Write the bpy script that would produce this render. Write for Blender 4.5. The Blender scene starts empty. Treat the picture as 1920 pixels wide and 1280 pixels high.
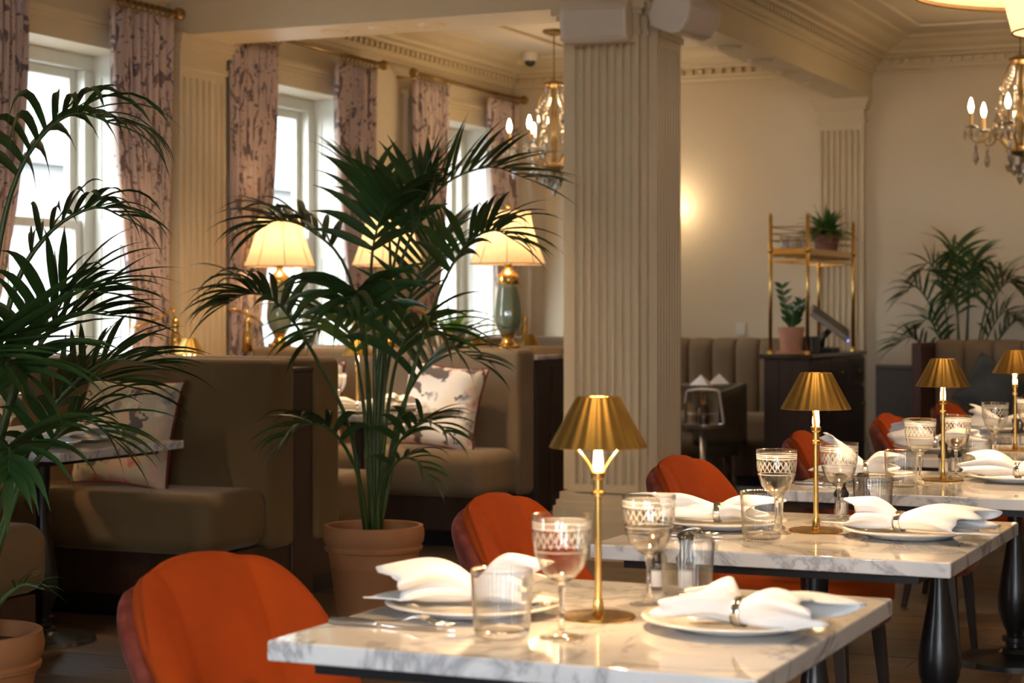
import bpy, math, random
from math import sin, cos, pi, radians, sqrt
from mathutils import Vector
SC = bpy.context.scene
COL = SC.collection
# ------------------------------------------------------------------ camera, world, exposure
cam_d = bpy.data.cameras.new('camera'); cam = bpy.data.objects.new('camera', cam_d); COL.objects.link(cam)
cam.location = (0, 0, 1.25); cam.rotation_euler = (radians(90), 0, radians(24))
cam_d.sensor_width = 36; cam_d.lens = 67.5; cam_d.shift_y = -55/1920
cam_d.clip_start = 0.05; cam_d.clip_end = 200
cam_d.dof.use_dof = True; cam_d.dof.focus_distance = 4.9; cam_d.dof.aperture_fstop = 5.6
SC.camera = cam
W = bpy.data.worlds.new('sky'); SC.world = W; W.use_nodes = True
W.node_tree.nodes['Background'].inputs[0].default_value = (0.86, 0.93, 1.0, 1)
W.node_tree.nodes['Background'].inputs[1].default_value = 14.0
vs = SC.view_settings
vs.view_transform = 'Standard'; vs.look = 'None'; vs.gamma = 1; vs.use_curve_mapping = False
vs.exposure = 0.55
SC.cycles.use_denoising = True
SC.cycles.sample_clamp_indirect = 4.0
SC.cycles.max_bounces = 10; SC.cycles.transmission_bounces = 10; SC.cycles.transparent_max_bounces = 12
WARM = (1.0, 0.66, 0.34); WARM2 = (1.0, 0.67, 0.36)

def light(name, kind, loc, energy, color, size=0.05, rot=None, parent=None, size_y=None, spot=None):
    d = bpy.data.lights.new(name, kind); d.energy = energy; d.color = color
    if kind == 'AREA':
        d.shape = 'RECTANGLE'; d.size = size; d.size_y = size_y or size
    else:
        d.shadow_soft_size = size
    if spot: d.spot_size = radians(spot); d.spot_blend = 0.6
    o = bpy.data.objects.new(name, d); COL.objects.link(o); o.location = loc
    if rot: o.rotation_euler = rot
    if parent: o.parent = parent
    return o
WIN_Y = [-1.4, 8.0, 10.42, 12.76]     # daylight comes in through these window openings
# warm fill spots added under the ceiling above tables and booths, without fittings
for (x, y, e, w) in ((-1.15, 2.6, 95, 58), (-1.15, 4.2, 95, 58), (-1.15, 5.7, 70, 58), (-1.1, 8.3, 50, 70), (-4.9, 8.15, 130, 105)):
    light('ceiling_fill_spot', 'SPOT', (x, y, 3.16), e, WARM2, 0.22, (0, 0, 0), None, None, w)
light('room_fill_point', 'POINT', (0.9, 4.6, 2.5), 12, WARM2, .2)  # added warm fill point outside the frame, no chandelier hangs here

# ------------------------------------------------------------------ mesh helpers
class MB:
    def __init__(s): s.v = []; s.f = []; s.uv = None
    def add(s, vs_, fs):
        n = len(s.v); s.v += [tuple(v) for v in vs_]; s.f += [tuple(i+n for i in f) for f in fs]; return s
    def box(s, x0, x1, y0, y1, z0, z1):
        return s.add([(x0,y0,z0),(x1,y0,z0),(x1,y1,z0),(x0,y1,z0),(x0,y0,z1),(x1,y0,z1),(x1,y1,z1),(x0,y1,z1)],
                     [(0,3,2,1),(4,5,6,7),(0,1,5,4),(1,2,6,5),(2,3,7,6),(3,0,4,7)])
    def lathe(s, prof, n=32, c=(0,0,0), mod=None):
        vs_ = []; fs = []; m = len(prof)
        for i in range(n):
            a = 2*pi*i/n
            for j, (r, z) in enumerate(prof):
                k = mod(a, r, z) if mod else 1
                vs_.append((c[0]+r*k*cos(a), c[1]+r*k*sin(a), c[2]+z))
        for i in range(n):
            i2 = (i+1) % n
            for j in range(m-1):
                a, b, c2, d = i*m+j, i2*m+j, i2*m+j+1, i*m+j+1
                if prof[j][0] < 1e-6 and prof[j+1][0] < 1e-6: continue
                fs.append((a, b, c2, d))
        return s.add(vs_, fs)
    def tube(s, pts, r, n=8, cap=True):
        pts = [Vector(p) for p in pts]; m = len(pts); vs_ = []; fs = []
        rr = r if isinstance(r, (list, tuple)) else [r]*m
        up = Vector((0, 0, 1)); prev = None
        for i, p in enumerate(pts):
            t = (pts[min(i+1, m-1)]-pts[max(i-1, 0)]).normalized()
            if prev is None:
                a = t.orthogonal().normalized()
            else:
                a = (prev-t*prev.dot(t)); a = a.normalized() if a.length > 1e-6 else t.orthogonal().normalized()
            prev = a; b = t.cross(a)
            for k in range(n):
                g = 2*pi*k/n; vs_.append(p+(a*cos(g)+b*sin(g))*rr[i])
        for i in range(m-1):
            for k in range(n):
                k2 = (k+1) % n
                fs.append((i*n+k, i*n+k2, (i+1)*n+k2, (i+1)*n+k))
        if cap:
            fs.append(tuple(range(n))[::-1]); fs.append(tuple((m-1)*n+k for k in range(n)))
        return s.add(vs_, fs)
    def ball(s, c, r, n=10, m=7, sz=1.0):
        return s.lathe([(max(r*sin(pi*j/m), 1e-5), -r*sz*cos(pi*j/m)) for j in range(m+1)], n, c)
    def grid(s, fn, nu, nv, closed_u=False):
        vs_ = [fn(i/(nu if closed_u else nu-1), j/(nv-1)) for j in range(nv) for i in range(nu)]
        fs = []
        for j in range(nv-1):
            for i in range(nu if closed_u else nu-1):
                i2 = (i+1) % nu
                fs.append((j*nu+i, j*nu+i2, (j+1)*nu+i2, (j+1)*nu+i))
        return s.add(vs_, fs)
    def prism(s, poly, z0, z1, mp=None):
        # poly: 2D outline (counter-clockwise) extruded along a third axis; mp maps (u,v,w) to xyz
        mp = mp or (lambda u, v, w: (u, v, w)); n = len(poly)
        vs_ = [mp(u, v, z0) for u, v in poly]+[mp(u, v, z1) for u, v in poly]
        fs = [(i, (i+1) % n, n+(i+1) % n, n+i) for i in range(n)]
        fs += [tuple(range(n))[::-1], tuple(range(n, 2*n))]
        return s.add(vs_, fs)
    def mesh(s, name, mat, smooth=True):
        me = bpy.data.meshes.new(name); me.from_pydata(s.v, [], s.f); me.materials.append(mat)
        if smooth: me.polygons.foreach_set('use_smooth', [True]*len(me.polygons))
        if s.uv:
            l = me.uv_layers.new(name='UVMap')
            for lp in me.loops: l.data[lp.index].uv = s.uv[lp.vertex_index]
        me.update(); return me
    def build(s, name, mat, parent=None, smooth=False, bevel=0, seg=3, loc=None, rot=None, sub=0, solid=0, auto=False):
        o = bpy.data.objects.new(name, s.mesh(name, mat, smooth or bool(bevel) or auto)); COL.objects.link(o)
        if parent: o.parent = parent
        if loc: o.location = loc
        if rot: o.rotation_euler = rot
        if solid:
            m = o.modifiers.new('solid', 'SOLIDIFY'); m.thickness = solid; m.offset = 0
        if bevel:
            m = o.modifiers.new('bevel', 'BEVEL'); m.width = bevel; m.segments = seg; m.limit_method = 'ANGLE'; m.angle_limit = radians(40)
            m.harden_normals = True
        if sub:
            m = o.modifiers.new('sub', 'SUBSURF'); m.levels = sub; m.render_levels = sub
        if auto:
            o.data.set_sharp_from_angle(angle=radians(38))
        return o

def tag(o, label=None, cat=None, group=None, kind=None):
    if label: o['label'] = label
    if cat: o['category'] = cat
    if group: o['group'] = group
    if kind: o['kind'] = kind
    return o
def thing(name, label, cat, loc=(0, 0, 0), rz=0, group=None):
    o = bpy.data.objects.new(name, None); COL.objects.link(o); o.empty_display_size = 0.05
    o.location = loc; o.rotation_euler = (0, 0, rz)
    return tag(o, label, cat, group)
def struct(name, loc=(0, 0, 0)):
    o = bpy.data.objects.new(name, None); COL.objects.link(o); o.location = loc; o['kind'] = 'structure'; return o
def kids(o): return [c for c in o.children]
def copy_tree(o, parent=None):
    c = o.copy(); COL.objects.link(c)
    if parent: c.parent = parent
    for ch in kids(o): copy_tree(ch, c)
    return c
def dup(o, loc, rz, label, group=None):
    c = copy_tree(o); c.location = loc; c.rotation_euler = (0, 0, rz); c['label'] = label
    if group: c['group'] = group
    return c

# ------------------------------------------------------------------ materials
def nodes(name):
    m = bpy.data.materials.new(name); m.use_nodes = True
    nt = m.node_tree; return m, nt, nt.nodes['Principled BSDF']
def N(nt, typ, **kw):
    n = nt.nodes.new(typ)
    for k, v in kw.items():
        if k.startswith('i_'):
            key = k[2:]; key = int(key) if key.isdigit() else key
            n.inputs[key].default_value = v
        else: setattr(n, k, v)
    return n
def L(nt, a, b): nt.links.new(a, b)
def ramp(nt, fac, stops):
    r = nt.nodes.new('ShaderNodeValToRGB'); e = r.color_ramp.elements
    while len(e) < len(stops): e.new(0.5)
    for i, (p, c) in enumerate(stops):
        e[i].position = p; e[i].color = (c[0], c[1], c[2], 1)
    if fac is not None: L(nt, fac, r.inputs[0])
    return r
def mathn(nt, op, a, b=None, c=None):
    n = nt.nodes.new('ShaderNodeMath'); n.operation = op
    for i, x in enumerate((a, b, c)):
        if x is None: continue
        if isinstance(x, (int, float)): n.inputs[i].default_value = x
        else: L(nt, x, n.inputs[i])
    return n.outputs[0]
def mixc(nt, fac, a, b):
    n = nt.nodes.new('ShaderNodeMix'); n.data_type = 'RGBA'
    for i, x in ((0, fac), (6, a), (7, b)):
        if isinstance(x, (int, float)): n.inputs[i].default_value = x
        elif isinstance(x, tuple): n.inputs[i].default_value = (*x, 1) if len(x) == 3 else x
        else: L(nt, x, n.inputs[i])
    return n.outputs[2]
def objco(nt, scale=None):
    t = N(nt, 'ShaderNodeTexCoord').outputs['Object']
    if scale:
        mp = N(nt, 'ShaderNodeMapping'); mp.inputs['Scale'].default_value = scale; L(nt, t, mp.inputs[0]); t = mp.outputs[0]
    return t
def M(name, c, rough=0.5, metal=0.0, c2=None, ns=8, bump=0, bs=60, scale=None, sheen=0, coat=0, spec=None, sub=0, sheentint=None, detail=4):
    m, nt, b = nodes(name)
    b.inputs['Roughness'].default_value = rough; b.inputs['Metallic'].default_value = metal
    b.inputs['Base Color'].default_value = (*c, 1)
    if spec is not None: b.inputs['Specular IOR Level'].default_value = spec
    if coat: b.inputs['Coat Weight'].default_value = coat; b.inputs['Coat Roughness'].default_value = 0.05
    if sheen:
        b.inputs['Sheen Weight'].default_value = sheen; b.inputs['Sheen Roughness'].default_value = 0.35
        b.inputs['Sheen Tint'].default_value = (*(sheentint or c), 1)
    if c2:
        n = N(nt, 'ShaderNodeTexNoise', i_Scale=ns, i_Detail=detail); L(nt, objco(nt, scale), n.inputs['Vector'])
        r = ramp(nt, n.outputs[0], [(0.3, c), (0.7, c2)]); L(nt, r.outputs[0], b.inputs['Base Color'])
    if bump:
        n = N(nt, 'ShaderNodeTexNoise', i_Scale=bs, i_Detail=3); L(nt, objco(nt, scale), n.inputs['Vector'])
        bp = N(nt, 'ShaderNodeBump', i_Strength=bump, i_Distance=0.01); L(nt, n.outputs[0], bp.inputs['Height']); L(nt, bp.outputs[0], b.inputs['Normal'])
    return m
def emit(name, c, s):
    m, nt, b = nodes(name); b.inputs['Base Color'].default_value = (*c, 1)
    b.inputs['Emission Color'].default_value = (*c, 1); b.inputs['Emission Strength'].default_value = s; return m

wall_m = M('cream_paint', (.70, .59, .425), .55, c2=(.66, .555, .40), ns=1.5, bump=.05, bs=90)
trim_m = M('cream_trim', (.66, .545, .365), .45, c2=(.63, .515, .34), ns=3)
ceil_m = M('ceiling_paint', (.64, .55, .42), .6, c2=(.61, .52, .40), ns=1)
sash_m = M('sash_paint', (.80, .78, .68), .4, c2=(.76, .74, .63), ns=4)
dado_m = M('grey_paint', (.16, .14, .12), .6, c2=(.14, .125, .11), ns=2)
brass = M('brass', (.72, .46, .15), .24, 1, c2=(.66, .41, .13), ns=20)
brass_sh = M('satin_brass', (.36, .225, .06), .46, 1, c2=(.30, .185, .048), ns=30)
brass_dk = M('aged_brass', (.36, .23, .09), .35, 1, c2=(.28, .18, .07), ns=14)
silver = M('silver', (.80, .79, .76), .16, 1)
steel = M('brushed_steel', (.52, .52, .52), .3, 1)
velvet = M('rust_velvet', (.30, .044, .0035), .85, c2=(.23, .032, .003), ns=5, bump=.06, bs=300, sheen=.18, sheentint=(.9, .2, .04), spec=.15)
velvet_o = M('plum_rust_velvet', (.085, .014, .010), .8, c2=(.17, .04, .03), ns=26, bump=.06, bs=300, sheen=.22, sheentint=(.8, .35, .28), spec=.2)
taupe = M('taupe_velvet', (.17, .105, .045), .85, c2=(.13, .08, .033), ns=3, bump=.06, bs=250, sheen=.35, sheentint=(.6, .5, .4))
taupe2 = M('grey_taupe_velvet', (.23, .165, .10), .8, c2=(.19, .135, .08), ns=3, bump=.06, bs=250, sheen=.4, sheentint=(.6, .52, .45))
darkwood = M('dark_wood', (.045, .022, .013), .4, c2=(.028, .013, .008), ns=6, scale=(8, 8, .7))
legwood = M('leg_wood', (.03, .018, .012), .4, c2=(.022, .012, .008), ns=6, scale=(6, 6, .6))
black_m = M('black_paint', (.008, .009, .012), .28, c2=(.011, .012, .015), ns=10)
terra = M('terracotta', (.33, .130, .045), .75, c2=(.40, .18, .075), ns=5, bump=.15, bs=40)
terra2 = M('pink_terracotta', (.55, .27, .17), .7, c2=(.50, .24, .15), ns=6)
terra3 = M('brown_terracotta', (.17, .065, .045), .7, c2=(.20, .08, .055), ns=6)
soil = M('soil', (.02, .013, .009), .95, c2=(.035, .022, .014), ns=30, bump=.6, bs=60)
leaf_a = M('palm_leaf', (.036, .092, .022), .38, c2=(.020, .060, .016), ns=5, spec=.6)
leaf_b = M('palm_leaf_young', (.09, .20, .025), .36, c2=(.05, .15, .02), ns=5, spec=.6)
stem_m = M('palm_stem', (.06, .11, .025), .45, c2=(.04, .07, .02), ns=9)
fern_m = M('fern_leaf', (.16, .36, .02), .45, c2=(.08, .24, .015), ns=9)
fern_d = M('dark_fern_leaf', (.06, .16, .03), .5, c2=(.035, .11, .02), ns=9)
china = M('china', (.82, .79, .74), .12, c2=(.80, .77, .72), ns=4, coat=.6)
linen = M('white_linen', (.86, .85, .84), .85, c2=(.83, .82, .81), ns=12, bump=.1, bs=400, sheen=.2, sheentint=(1, 1, 1))
speaker_m = M('speaker_plastic', (.74, .68, .60), .5, c2=(.71, .65, .57), ns=4)
grille_m = M('speaker_grille', (.66, .60, .53), .7, c2=(.62, .56, .49), ns=200)
plastic_b = M('black_plastic', (.012, .012, .013), .35, c2=(.016, .016, .017), ns=12)
celadon = M('celadon_glaze', (.20, .26, .19), .10, c2=(.12, .17, .13), ns=9, coat=1)
bulb_m = emit('lit_bulb', (1.0, .68, .33), 7); flame_m = emit('lit_candle_bulb', (1.0, .74, .42), 45)
ivory = M('candle_sleeve', (.62, .40, .16), .5, c2=(.58, .36, .14), ns=12)

def thin_glass(name, tint=(.985, .99, .99), edge=.8, base=.05, power=1.9, frost=None):
    # thin clear glass wall: light passes straight through, mirrors more towards grazing angles
    m = bpy.data.materials.new(name); m.use_nodes = True; nt = m.node_tree; nt.nodes.clear()
    o = N(nt, 'ShaderNodeOutputMaterial'); t = N(nt, 'ShaderNodeBsdfTransparent'); g = N(nt, 'ShaderNodeBsdfGlossy'); g.inputs['Roughness'].default_value = .04
    t.inputs[0].default_value = (*tint, 1); lw = N(nt, 'ShaderNodeLayerWeight', i_0=.5); x = N(nt, 'ShaderNodeMixShader')
    L(nt, mathn(nt, 'ADD', mathn(nt, 'MULTIPLY', mathn(nt, 'POWER', lw.outputs['Facing'], power), edge), base), x.inputs[0])
    L(nt, t.outputs[0], x.inputs[1]); L(nt, g.outputs[0], x.inputs[2])
    if frost is None: L(nt, x.outputs[0], o.inputs[0])
    else:
        d = N(nt, 'ShaderNodeBsdfDiffuse'); d.inputs[0].default_value = (.95, .95, .95, 1); tr = N(nt, 'ShaderNodeBsdfTranslucent'); tr.inputs[0].default_value = (.95, .95, .95, 1)
        y = N(nt, 'ShaderNodeMixShader', i_0=.5); L(nt, d.outputs[0], y.inputs[1]); L(nt, tr.outputs[0], y.inputs[2])
        w = N(nt, 'ShaderNodeMixShader'); L(nt, mathn(nt, 'MULTIPLY', frost(nt), .30), w.inputs[0]); L(nt, x.outputs[0], w.inputs[1]); L(nt, y.outputs[0], w.inputs[2]); L(nt, w.outputs[0], o.inputs[0])
    return m
clear = thin_glass('clear_glass')
def solid_glass():
    m, nt, b = nodes('solid_glass'); b.inputs['Transmission Weight'].default_value = 1; b.inputs['Roughness'].default_value = 0.0; b.inputs['IOR'].default_value = 1.45; b.inputs['Base Color'].default_value = (1, 1, 1, 1); return m
solid = solid_glass()
def two_glass(me, zcut, zlo=0.0):
    # thick stem and foot in solid glass, thin wall above
    me.materials.append(solid)
    for p in me.polygons:
        if zlo <= p.center.z < zcut: p.material_index = 1
    return me

def crystal_mat():
    m = bpy.data.materials.new('crystal'); m.use_nodes = True; nt = m.node_tree; nt.nodes.clear()
    o = N(nt, 'ShaderNodeOutputMaterial'); g = N(nt, 'ShaderNodeBsdfGlass', i_IOR=1.6); g.inputs['Roughness'].default_value = 0; q = N(nt, 'ShaderNodeBsdfGlossy'); q.inputs['Roughness'].default_value = .12
    x = N(nt, 'ShaderNodeMixShader', i_0=.45); L(nt, g.outputs[0], x.inputs[1]); L(nt, q.outputs[0], x.inputs[2]); L(nt, x.outputs[0], o.inputs[0]); return m
crystal = crystal_mat()
def pane_glass():
    m = bpy.data.materials.new('window_glass'); m.use_nodes = True; nt = m.node_tree; nt.nodes.clear()
    o = N(nt, 'ShaderNodeOutputMaterial'); t = N(nt, 'ShaderNodeBsdfTransparent'); g = N(nt, 'ShaderNodeBsdfGlossy')
    g.inputs['Roughness'].default_value = 0.02; lw = N(nt, 'ShaderNodeLayerWeight', i_0=.5); x = N(nt, 'ShaderNodeMixShader')
    t.inputs[0].default_value = (.96, .98, .98, 1)
    L(nt, mathn(nt, 'ADD', mathn(nt, 'MULTIPLY', mathn(nt, 'POWER', lw.outputs['Facing'], 5.0), .6), .03), x.inputs[0]); L(nt, t.outputs[0], x.inputs[1]); L(nt, g.outputs[0], x.inputs[2]); L(nt, x.outputs[0], o.inputs[0])
    return m
pane_m = pane_glass()
def shade_cloth():
    m = bpy.data.materials.new('shade_silk'); m.use_nodes = True; nt = m.node_tree; nt.nodes.clear()
    o = N(nt, 'ShaderNodeOutputMaterial'); d = N(nt, 'ShaderNodeBsdfDiffuse'); t = N(nt, 'ShaderNodeBsdfTranslucent'); x = N(nt, 'ShaderNodeMixShader', i_0=.45)
    n = N(nt, 'ShaderNodeTexNoise', i_Scale=60); L(nt, objco(nt, (1, 1, .1)), n.inputs['Vector'])
    r = ramp(nt, n.outputs[0], [(.3, (.82, .66, .44)), (.7, (.86, .72, .50))]); L(nt, r.outputs[0], d.inputs[0]); L(nt, r.outputs[0], t.inputs[0])
    L(nt, d.outputs[0], x.inputs[1]); L(nt, t.outputs[0], x.inputs[2]); L(nt, x.outputs[0], o.inputs[0]); return m
shade_m = shade_cloth()
def etch_pattern(nt):
    # a cut band: rings and a row of pointed ovals round the upper bowl
    sp = N(nt, 'ShaderNodeSeparateXYZ'); L(nt, N(nt, 'ShaderNodeTexCoord').outputs['Object'], sp.inputs[0])
    x, y, z = sp.outputs
    a = mathn(nt, 'MULTIPLY', mathn(nt, 'ARCTAN2', y, x), 22/(2*pi))
    fa = mathn(nt, 'ABSOLUTE', mathn(nt, 'SUBTRACT', mathn(nt, 'FRACT', a), .5))
    zz = mathn(nt, 'ABSOLUTE', mathn(nt, 'DIVIDE', mathn(nt, 'SUBTRACT', z, .152), .0135))
    dm = mathn(nt, 'ABSOLUTE', mathn(nt, 'SUBTRACT', mathn(nt, 'ADD', mathn(nt, 'MULTIPLY', fa, 2.0), zz), .82))
    out = mathn(nt, 'LESS_THAN', dm, .14)
    for h, w in ((.178, .0011), (.174, .0009), (.1695, .0016), (.134, .0008)):
        out = mathn(nt, 'MAXIMUM', out, mathn(nt, 'LESS_THAN', mathn(nt, 'ABSOLUTE', mathn(nt, 'SUBTRACT', z, h)), w))
    return out
etch_m = thin_glass('etched_glass', frost=etch_pattern)
def marble():
    m, nt, b = nodes('white_marble'); b.inputs['Roughness'].default_value = .09; b.inputs['Coat Weight'].default_value = .3; b.inputs['Coat Roughness'].default_value = .04
    geo = N(nt, 'ShaderNodeTexCoord').outputs['Object']
    oi = N(nt, 'ShaderNodeObjectInfo'); sh = N(nt, 'ShaderNodeVectorMath', operation='ADD'); L(nt, geo, sh.inputs[0])
    sc = N(nt, 'ShaderNodeVectorMath', operation='SCALE', i_Scale=7.0); cx = N(nt, 'ShaderNodeCombineXYZ'); L(nt, oi.outputs['Random'], cx.inputs[0]); L(nt, oi.outputs['Random'], cx.inputs[1])
    L(nt, cx.outputs[0], sc.inputs[0]); L(nt, sc.outputs[0], sh.inputs[1]); co = sh.outputs[0]
    rotm = N(nt, 'ShaderNodeMapping'); rotm.inputs['Rotation'].default_value = (0.3, .2, .9); L(nt, co, rotm.inputs[0])
    w = N(nt, 'ShaderNodeTexNoise', i_Scale=3.2, i_Detail=7, i_Roughness=.62, i_Distortion=1.4); L(nt, rotm.outputs[0], w.inputs['Vector'])
    v = mathn(nt, 'ABSOLUTE', mathn(nt, 'SUBTRACT', w.outputs[0], .5))
    veins = ramp(nt, v, [(0.0, (.26, .26, .29)), (.012, (.46, .46, .48)), (.045, (.80, .79, .79)), (.2, (.84, .83, .82))])
    w2 = N(nt, 'ShaderNodeTexNoise', i_Scale=2.1, i_Detail=3, i_Distortion=.6); L(nt, rotm.outputs[0], w2.inputs['Vector'])
    cl = ramp(nt, w2.outputs[0], [(.42, (.86, .85, .84)), (.62, (.66, .65, .65))])
    mul = N(nt, 'ShaderNodeMix', data_type='RGBA', blend_type='MULTIPLY'); mul.inputs[0].default_value = .75
    L(nt, cl.outputs[0], mul.inputs[6]); L(nt, veins.outputs[0], mul.inputs[7]); L(nt, mul.outputs[2], b.inputs['Base Color'])
    return m
marble_m = marble()
def curtain_mat():
    m = bpy.data.materials.new('toile_linen'); m.use_nodes = True; nt = m.node_tree; nt.nodes.clear()
    uv = N(nt, 'ShaderNodeTexCoord').outputs['UV']
    def br(sx, sy, dist, wid, seed):
        mp = N(nt, 'ShaderNodeMapping'); mp.inputs['Scale'].default_value = (sx, sy, 1); mp.inputs['Location'].default_value = (seed, seed*.7, 0); L(nt, uv, mp.inputs[0])
        n = N(nt, 'ShaderNodeTexNoise', i_Scale=1.3, i_Detail=3); L(nt, mp.outputs[0], n.inputs['Vector'])
        ad = N(nt, 'ShaderNodeMix', data_type='VECTOR'); ad.inputs[0].default_value = dist; L(nt, mp.outputs[0], ad.inputs[4]); L(nt, n.outputs['Color'], ad.inputs[5])
        v = N(nt, 'ShaderNodeTexVoronoi', feature='DISTANCE_TO_EDGE', i_Scale=1.0); L(nt, ad.outputs[1], v.inputs['Vector'])
        return mathn(nt, 'LESS_THAN', v.outputs['Distance'], wid)
    b1 = br(11, 2.2, .6, .020, 0.3); b2 = br(20, 7, .6, .024, 3.1)
    n = N(nt, 'ShaderNodeTexNoise', i_Scale=48, i_Detail=1); L(nt, uv, n.inputs['Vector'])
    leaf = mathn(nt, 'GREATER_THAN', n.outputs[0], .66)
    gate = N(nt, 'ShaderNodeTexNoise', i_Scale=6, i_Detail=2); L(nt, uv, gate.inputs['Vector'])
    pat = mathn(nt, 'MAXIMUM', b1, mathn(nt, 'MULTIPLY', mathn(nt, 'MAXIMUM', b2, leaf), mathn(nt, 'GREATER_THAN', gate.outputs[0], .46)))
    c = mixc(nt, mathn(nt, 'MULTIPLY', pat, .8), (.72, .57, .51), (.12, .08, .095))
    o = N(nt, 'ShaderNodeOutputMaterial'); d = N(nt, 'ShaderNodeBsdfDiffuse'); t = N(nt, 'ShaderNodeBsdfTranslucent'); x = N(nt, 'ShaderNodeMixShader', i_0=.22)
    L(nt, c, d.inputs[0]); L(nt, c, t.inputs[0]); L(nt, d.outputs[0], x.inputs[1]); L(nt, t.outputs[0], x.inputs[2]); L(nt, x.outputs[0], o.inputs[0]); return m
curtain_m = curtain_mat()
def floral(name, base, seed):
    m, nt, b = nodes(name); b.inputs['Roughness'].default_value = .85
    mp = N(nt, 'ShaderNodeMapping'); mp.inputs['Location'].default_value = (seed, seed*2, seed); L(nt, N(nt, 'ShaderNodeTexCoord').outputs['Object'], mp.inputs[0])
    n = N(nt, 'ShaderNodeTexNoise', i_Scale=9, i_Detail=3); L(nt, mp.outputs[0], n.inputs['Vector'])
    ad = N(nt, 'ShaderNodeMix', data_type='VECTOR'); ad.inputs[0].default_value = .06; L(nt, mp.outputs[0], ad.inputs[4]); L(nt, n.outputs['Color'], ad.inputs[5])
    v = N(nt, 'ShaderNodeTexVoronoi', i_Scale=12); L(nt, ad.outputs[1], v.inputs['Vector'])
    pet = N(nt, 'ShaderNodeTexVoronoi', i_Scale=30); L(nt, ad.outputs[1], pet.inputs['Vector'])
    s = N(nt, 'ShaderNodeSeparateColor'); L(nt, v.outputs['Color'], s.inputs[0])
    pal = ramp(nt, s.outputs[0], [(0, (.55, .10, .10)), (.2, (.70, .38, .30)), (.4, (.10, .10, .15)), (.55, (.78, .66, .5)), (.72, (.28, .05, .07)), (.86, (.30, .30, .24)), (1, (.75, .5, .4))])
    pal.color_ramp.interpolation = 'CONSTANT'
    shade = mixc(nt, mathn(nt, 'MULTIPLY', pet.outputs['Distance'], 1.2), pal.outputs[0], base)
    big = N(nt, 'ShaderNodeTexNoise', i_Scale=5.5, i_Detail=2); L(nt, mp.outputs[0], big.inputs['Vector'])
    msk = mathn(nt, 'MULTIPLY', mathn(nt, 'GREATER_THAN', big.outputs[0], .44), mathn(nt, 'LESS_THAN', v.outputs['Distance'], .56))
    tw = mathn(nt, 'MULTIPLY', mathn(nt, 'GREATER_THAN', n.outputs[0], .56), mathn(nt, 'LESS_THAN', big.outputs[0], .55))
    c = mixc(nt, msk, base, shade); c = mixc(nt, tw, c, (.12, .10, .10)); L(nt, c, b.inputs['Base Color']); return m
floral_a = floral('floral_print', (.50, .43, .31), 1.3); floral_b = floral('floral_print_pale', (.74, .72, .68), 4.1)
def planks_m():
    m, nt, b = nodes('oak_plank'); b.inputs['Roughness'].default_value = .38
    oi = N(nt, 'ShaderNodeObjectInfo')
    mp = N(nt, 'ShaderNodeMapping'); mp.inputs['Scale'].default_value = (1.2, 14, 1); L(nt, N(nt, 'ShaderNodeTexCoord').outputs['Object'], mp.inputs[0])
    ad = N(nt, 'ShaderNodeVectorMath', operation='ADD'); cb = N(nt, 'ShaderNodeCombineXYZ'); L(nt, mathn(nt, 'MULTIPLY', oi.outputs['Random'], 40), cb.inputs[0])
    L(nt, mp.outputs[0], ad.inputs[0]); L(nt, cb.outputs[0], ad.inputs[1])
    n = N(nt, 'ShaderNodeTexNoise', i_Scale=2.2, i_Detail=6, i_Distortion=.8); L(nt, ad.outputs[0], n.inputs['Vector'])
    g = ramp(nt, n.outputs[0], [(.3, (.085, .052, .032)), (.7, (.15, .098, .062))])
    t = ramp(nt, oi.outputs['Random'], [(0, (.75, .75, .75)), (1, (1.15, 1.12, 1.1))])
    mul = N(nt, 'ShaderNodeMix', data_type='RGBA', blend_type='MULTIPLY'); mul.inputs[0].default_value = 1
    L(nt, g.outputs[0], mul.inputs[6]); L(nt, t.outputs[0], mul.inputs[7]); L(nt, mul.outputs[2], b.inputs['Base Color']); return m
plank_m = planks_m()
# ------------------------------------------------------------------ setting: shell
XL, XR, YB, YF, ZC = -6.15, 3.4, -3.4, 13.8, 3.2
W0, W1, SILL, HEAD = 6.5, .70, .72, 2.65
fl = MB().box(-6.5, XR+.2, YB-.2, YF+.2, -.12, -.012).build('floor', plank_m); fl['kind'] = 'structure'
PL, PW = 1.8, .19
pm = MB().box(-PL/2+.0015, PL/2-.0015, -PW/2+.0015, PW/2-.0015, -.012, 0).mesh('plank', plank_m, False)
rnd = random.Random(5)
row = 0; y = 3.6
while y < 13.0:
    x = -4.1 - rnd.random()*PL + PL/2
    while x < XR:
        if x+PL/2 < XR:
            o = bpy.data.objects.new('plank', pm); COL.objects.link(o); o.parent = fl; o.location = (x, y, rnd.random()*.0012)
        x += PL
    y += PW; row += 1
rf = MB().box(-6.5, XR+.2, YB-.2, 3.6-PW/2, -.012, -.002).box(-6.5, -5.2, 3.6-PW/2, YF+.2, -.012, -.002).box(-2, XR+.2, 13, YF+.2, -.012, -.002).build('floor_border', plank_m, fl); rf['kind'] = 'stuff'
MB().box(-6.5, XR+.2, YB-.2, YF+.2, ZC, ZC+.15).build('ceiling', ceil_m)['kind'] = 'structure'
wl = MB(); ys = [YB-.2]
for wy in WIN_Y: ys += [wy-W1, wy+W1]
ys.append(YF+.2)
for i in range(0, len(ys), 2): wl.box(-6.5, XL, ys[i], ys[i+1], 0, ZC)
for wy in WIN_Y: wl.box(-6.5, XL, wy-W1, wy+W1, 0, SILL).box(-6.5, XL, wy-W1, wy+W1, HEAD, ZC)
wl.build('wall_left', wall_m)['kind'] = 'structure'
MB().box(XL, XR+.2, YF, YF+.2, 0, ZC).build('wall_far', wall_m)['kind'] = 'structure'
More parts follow.
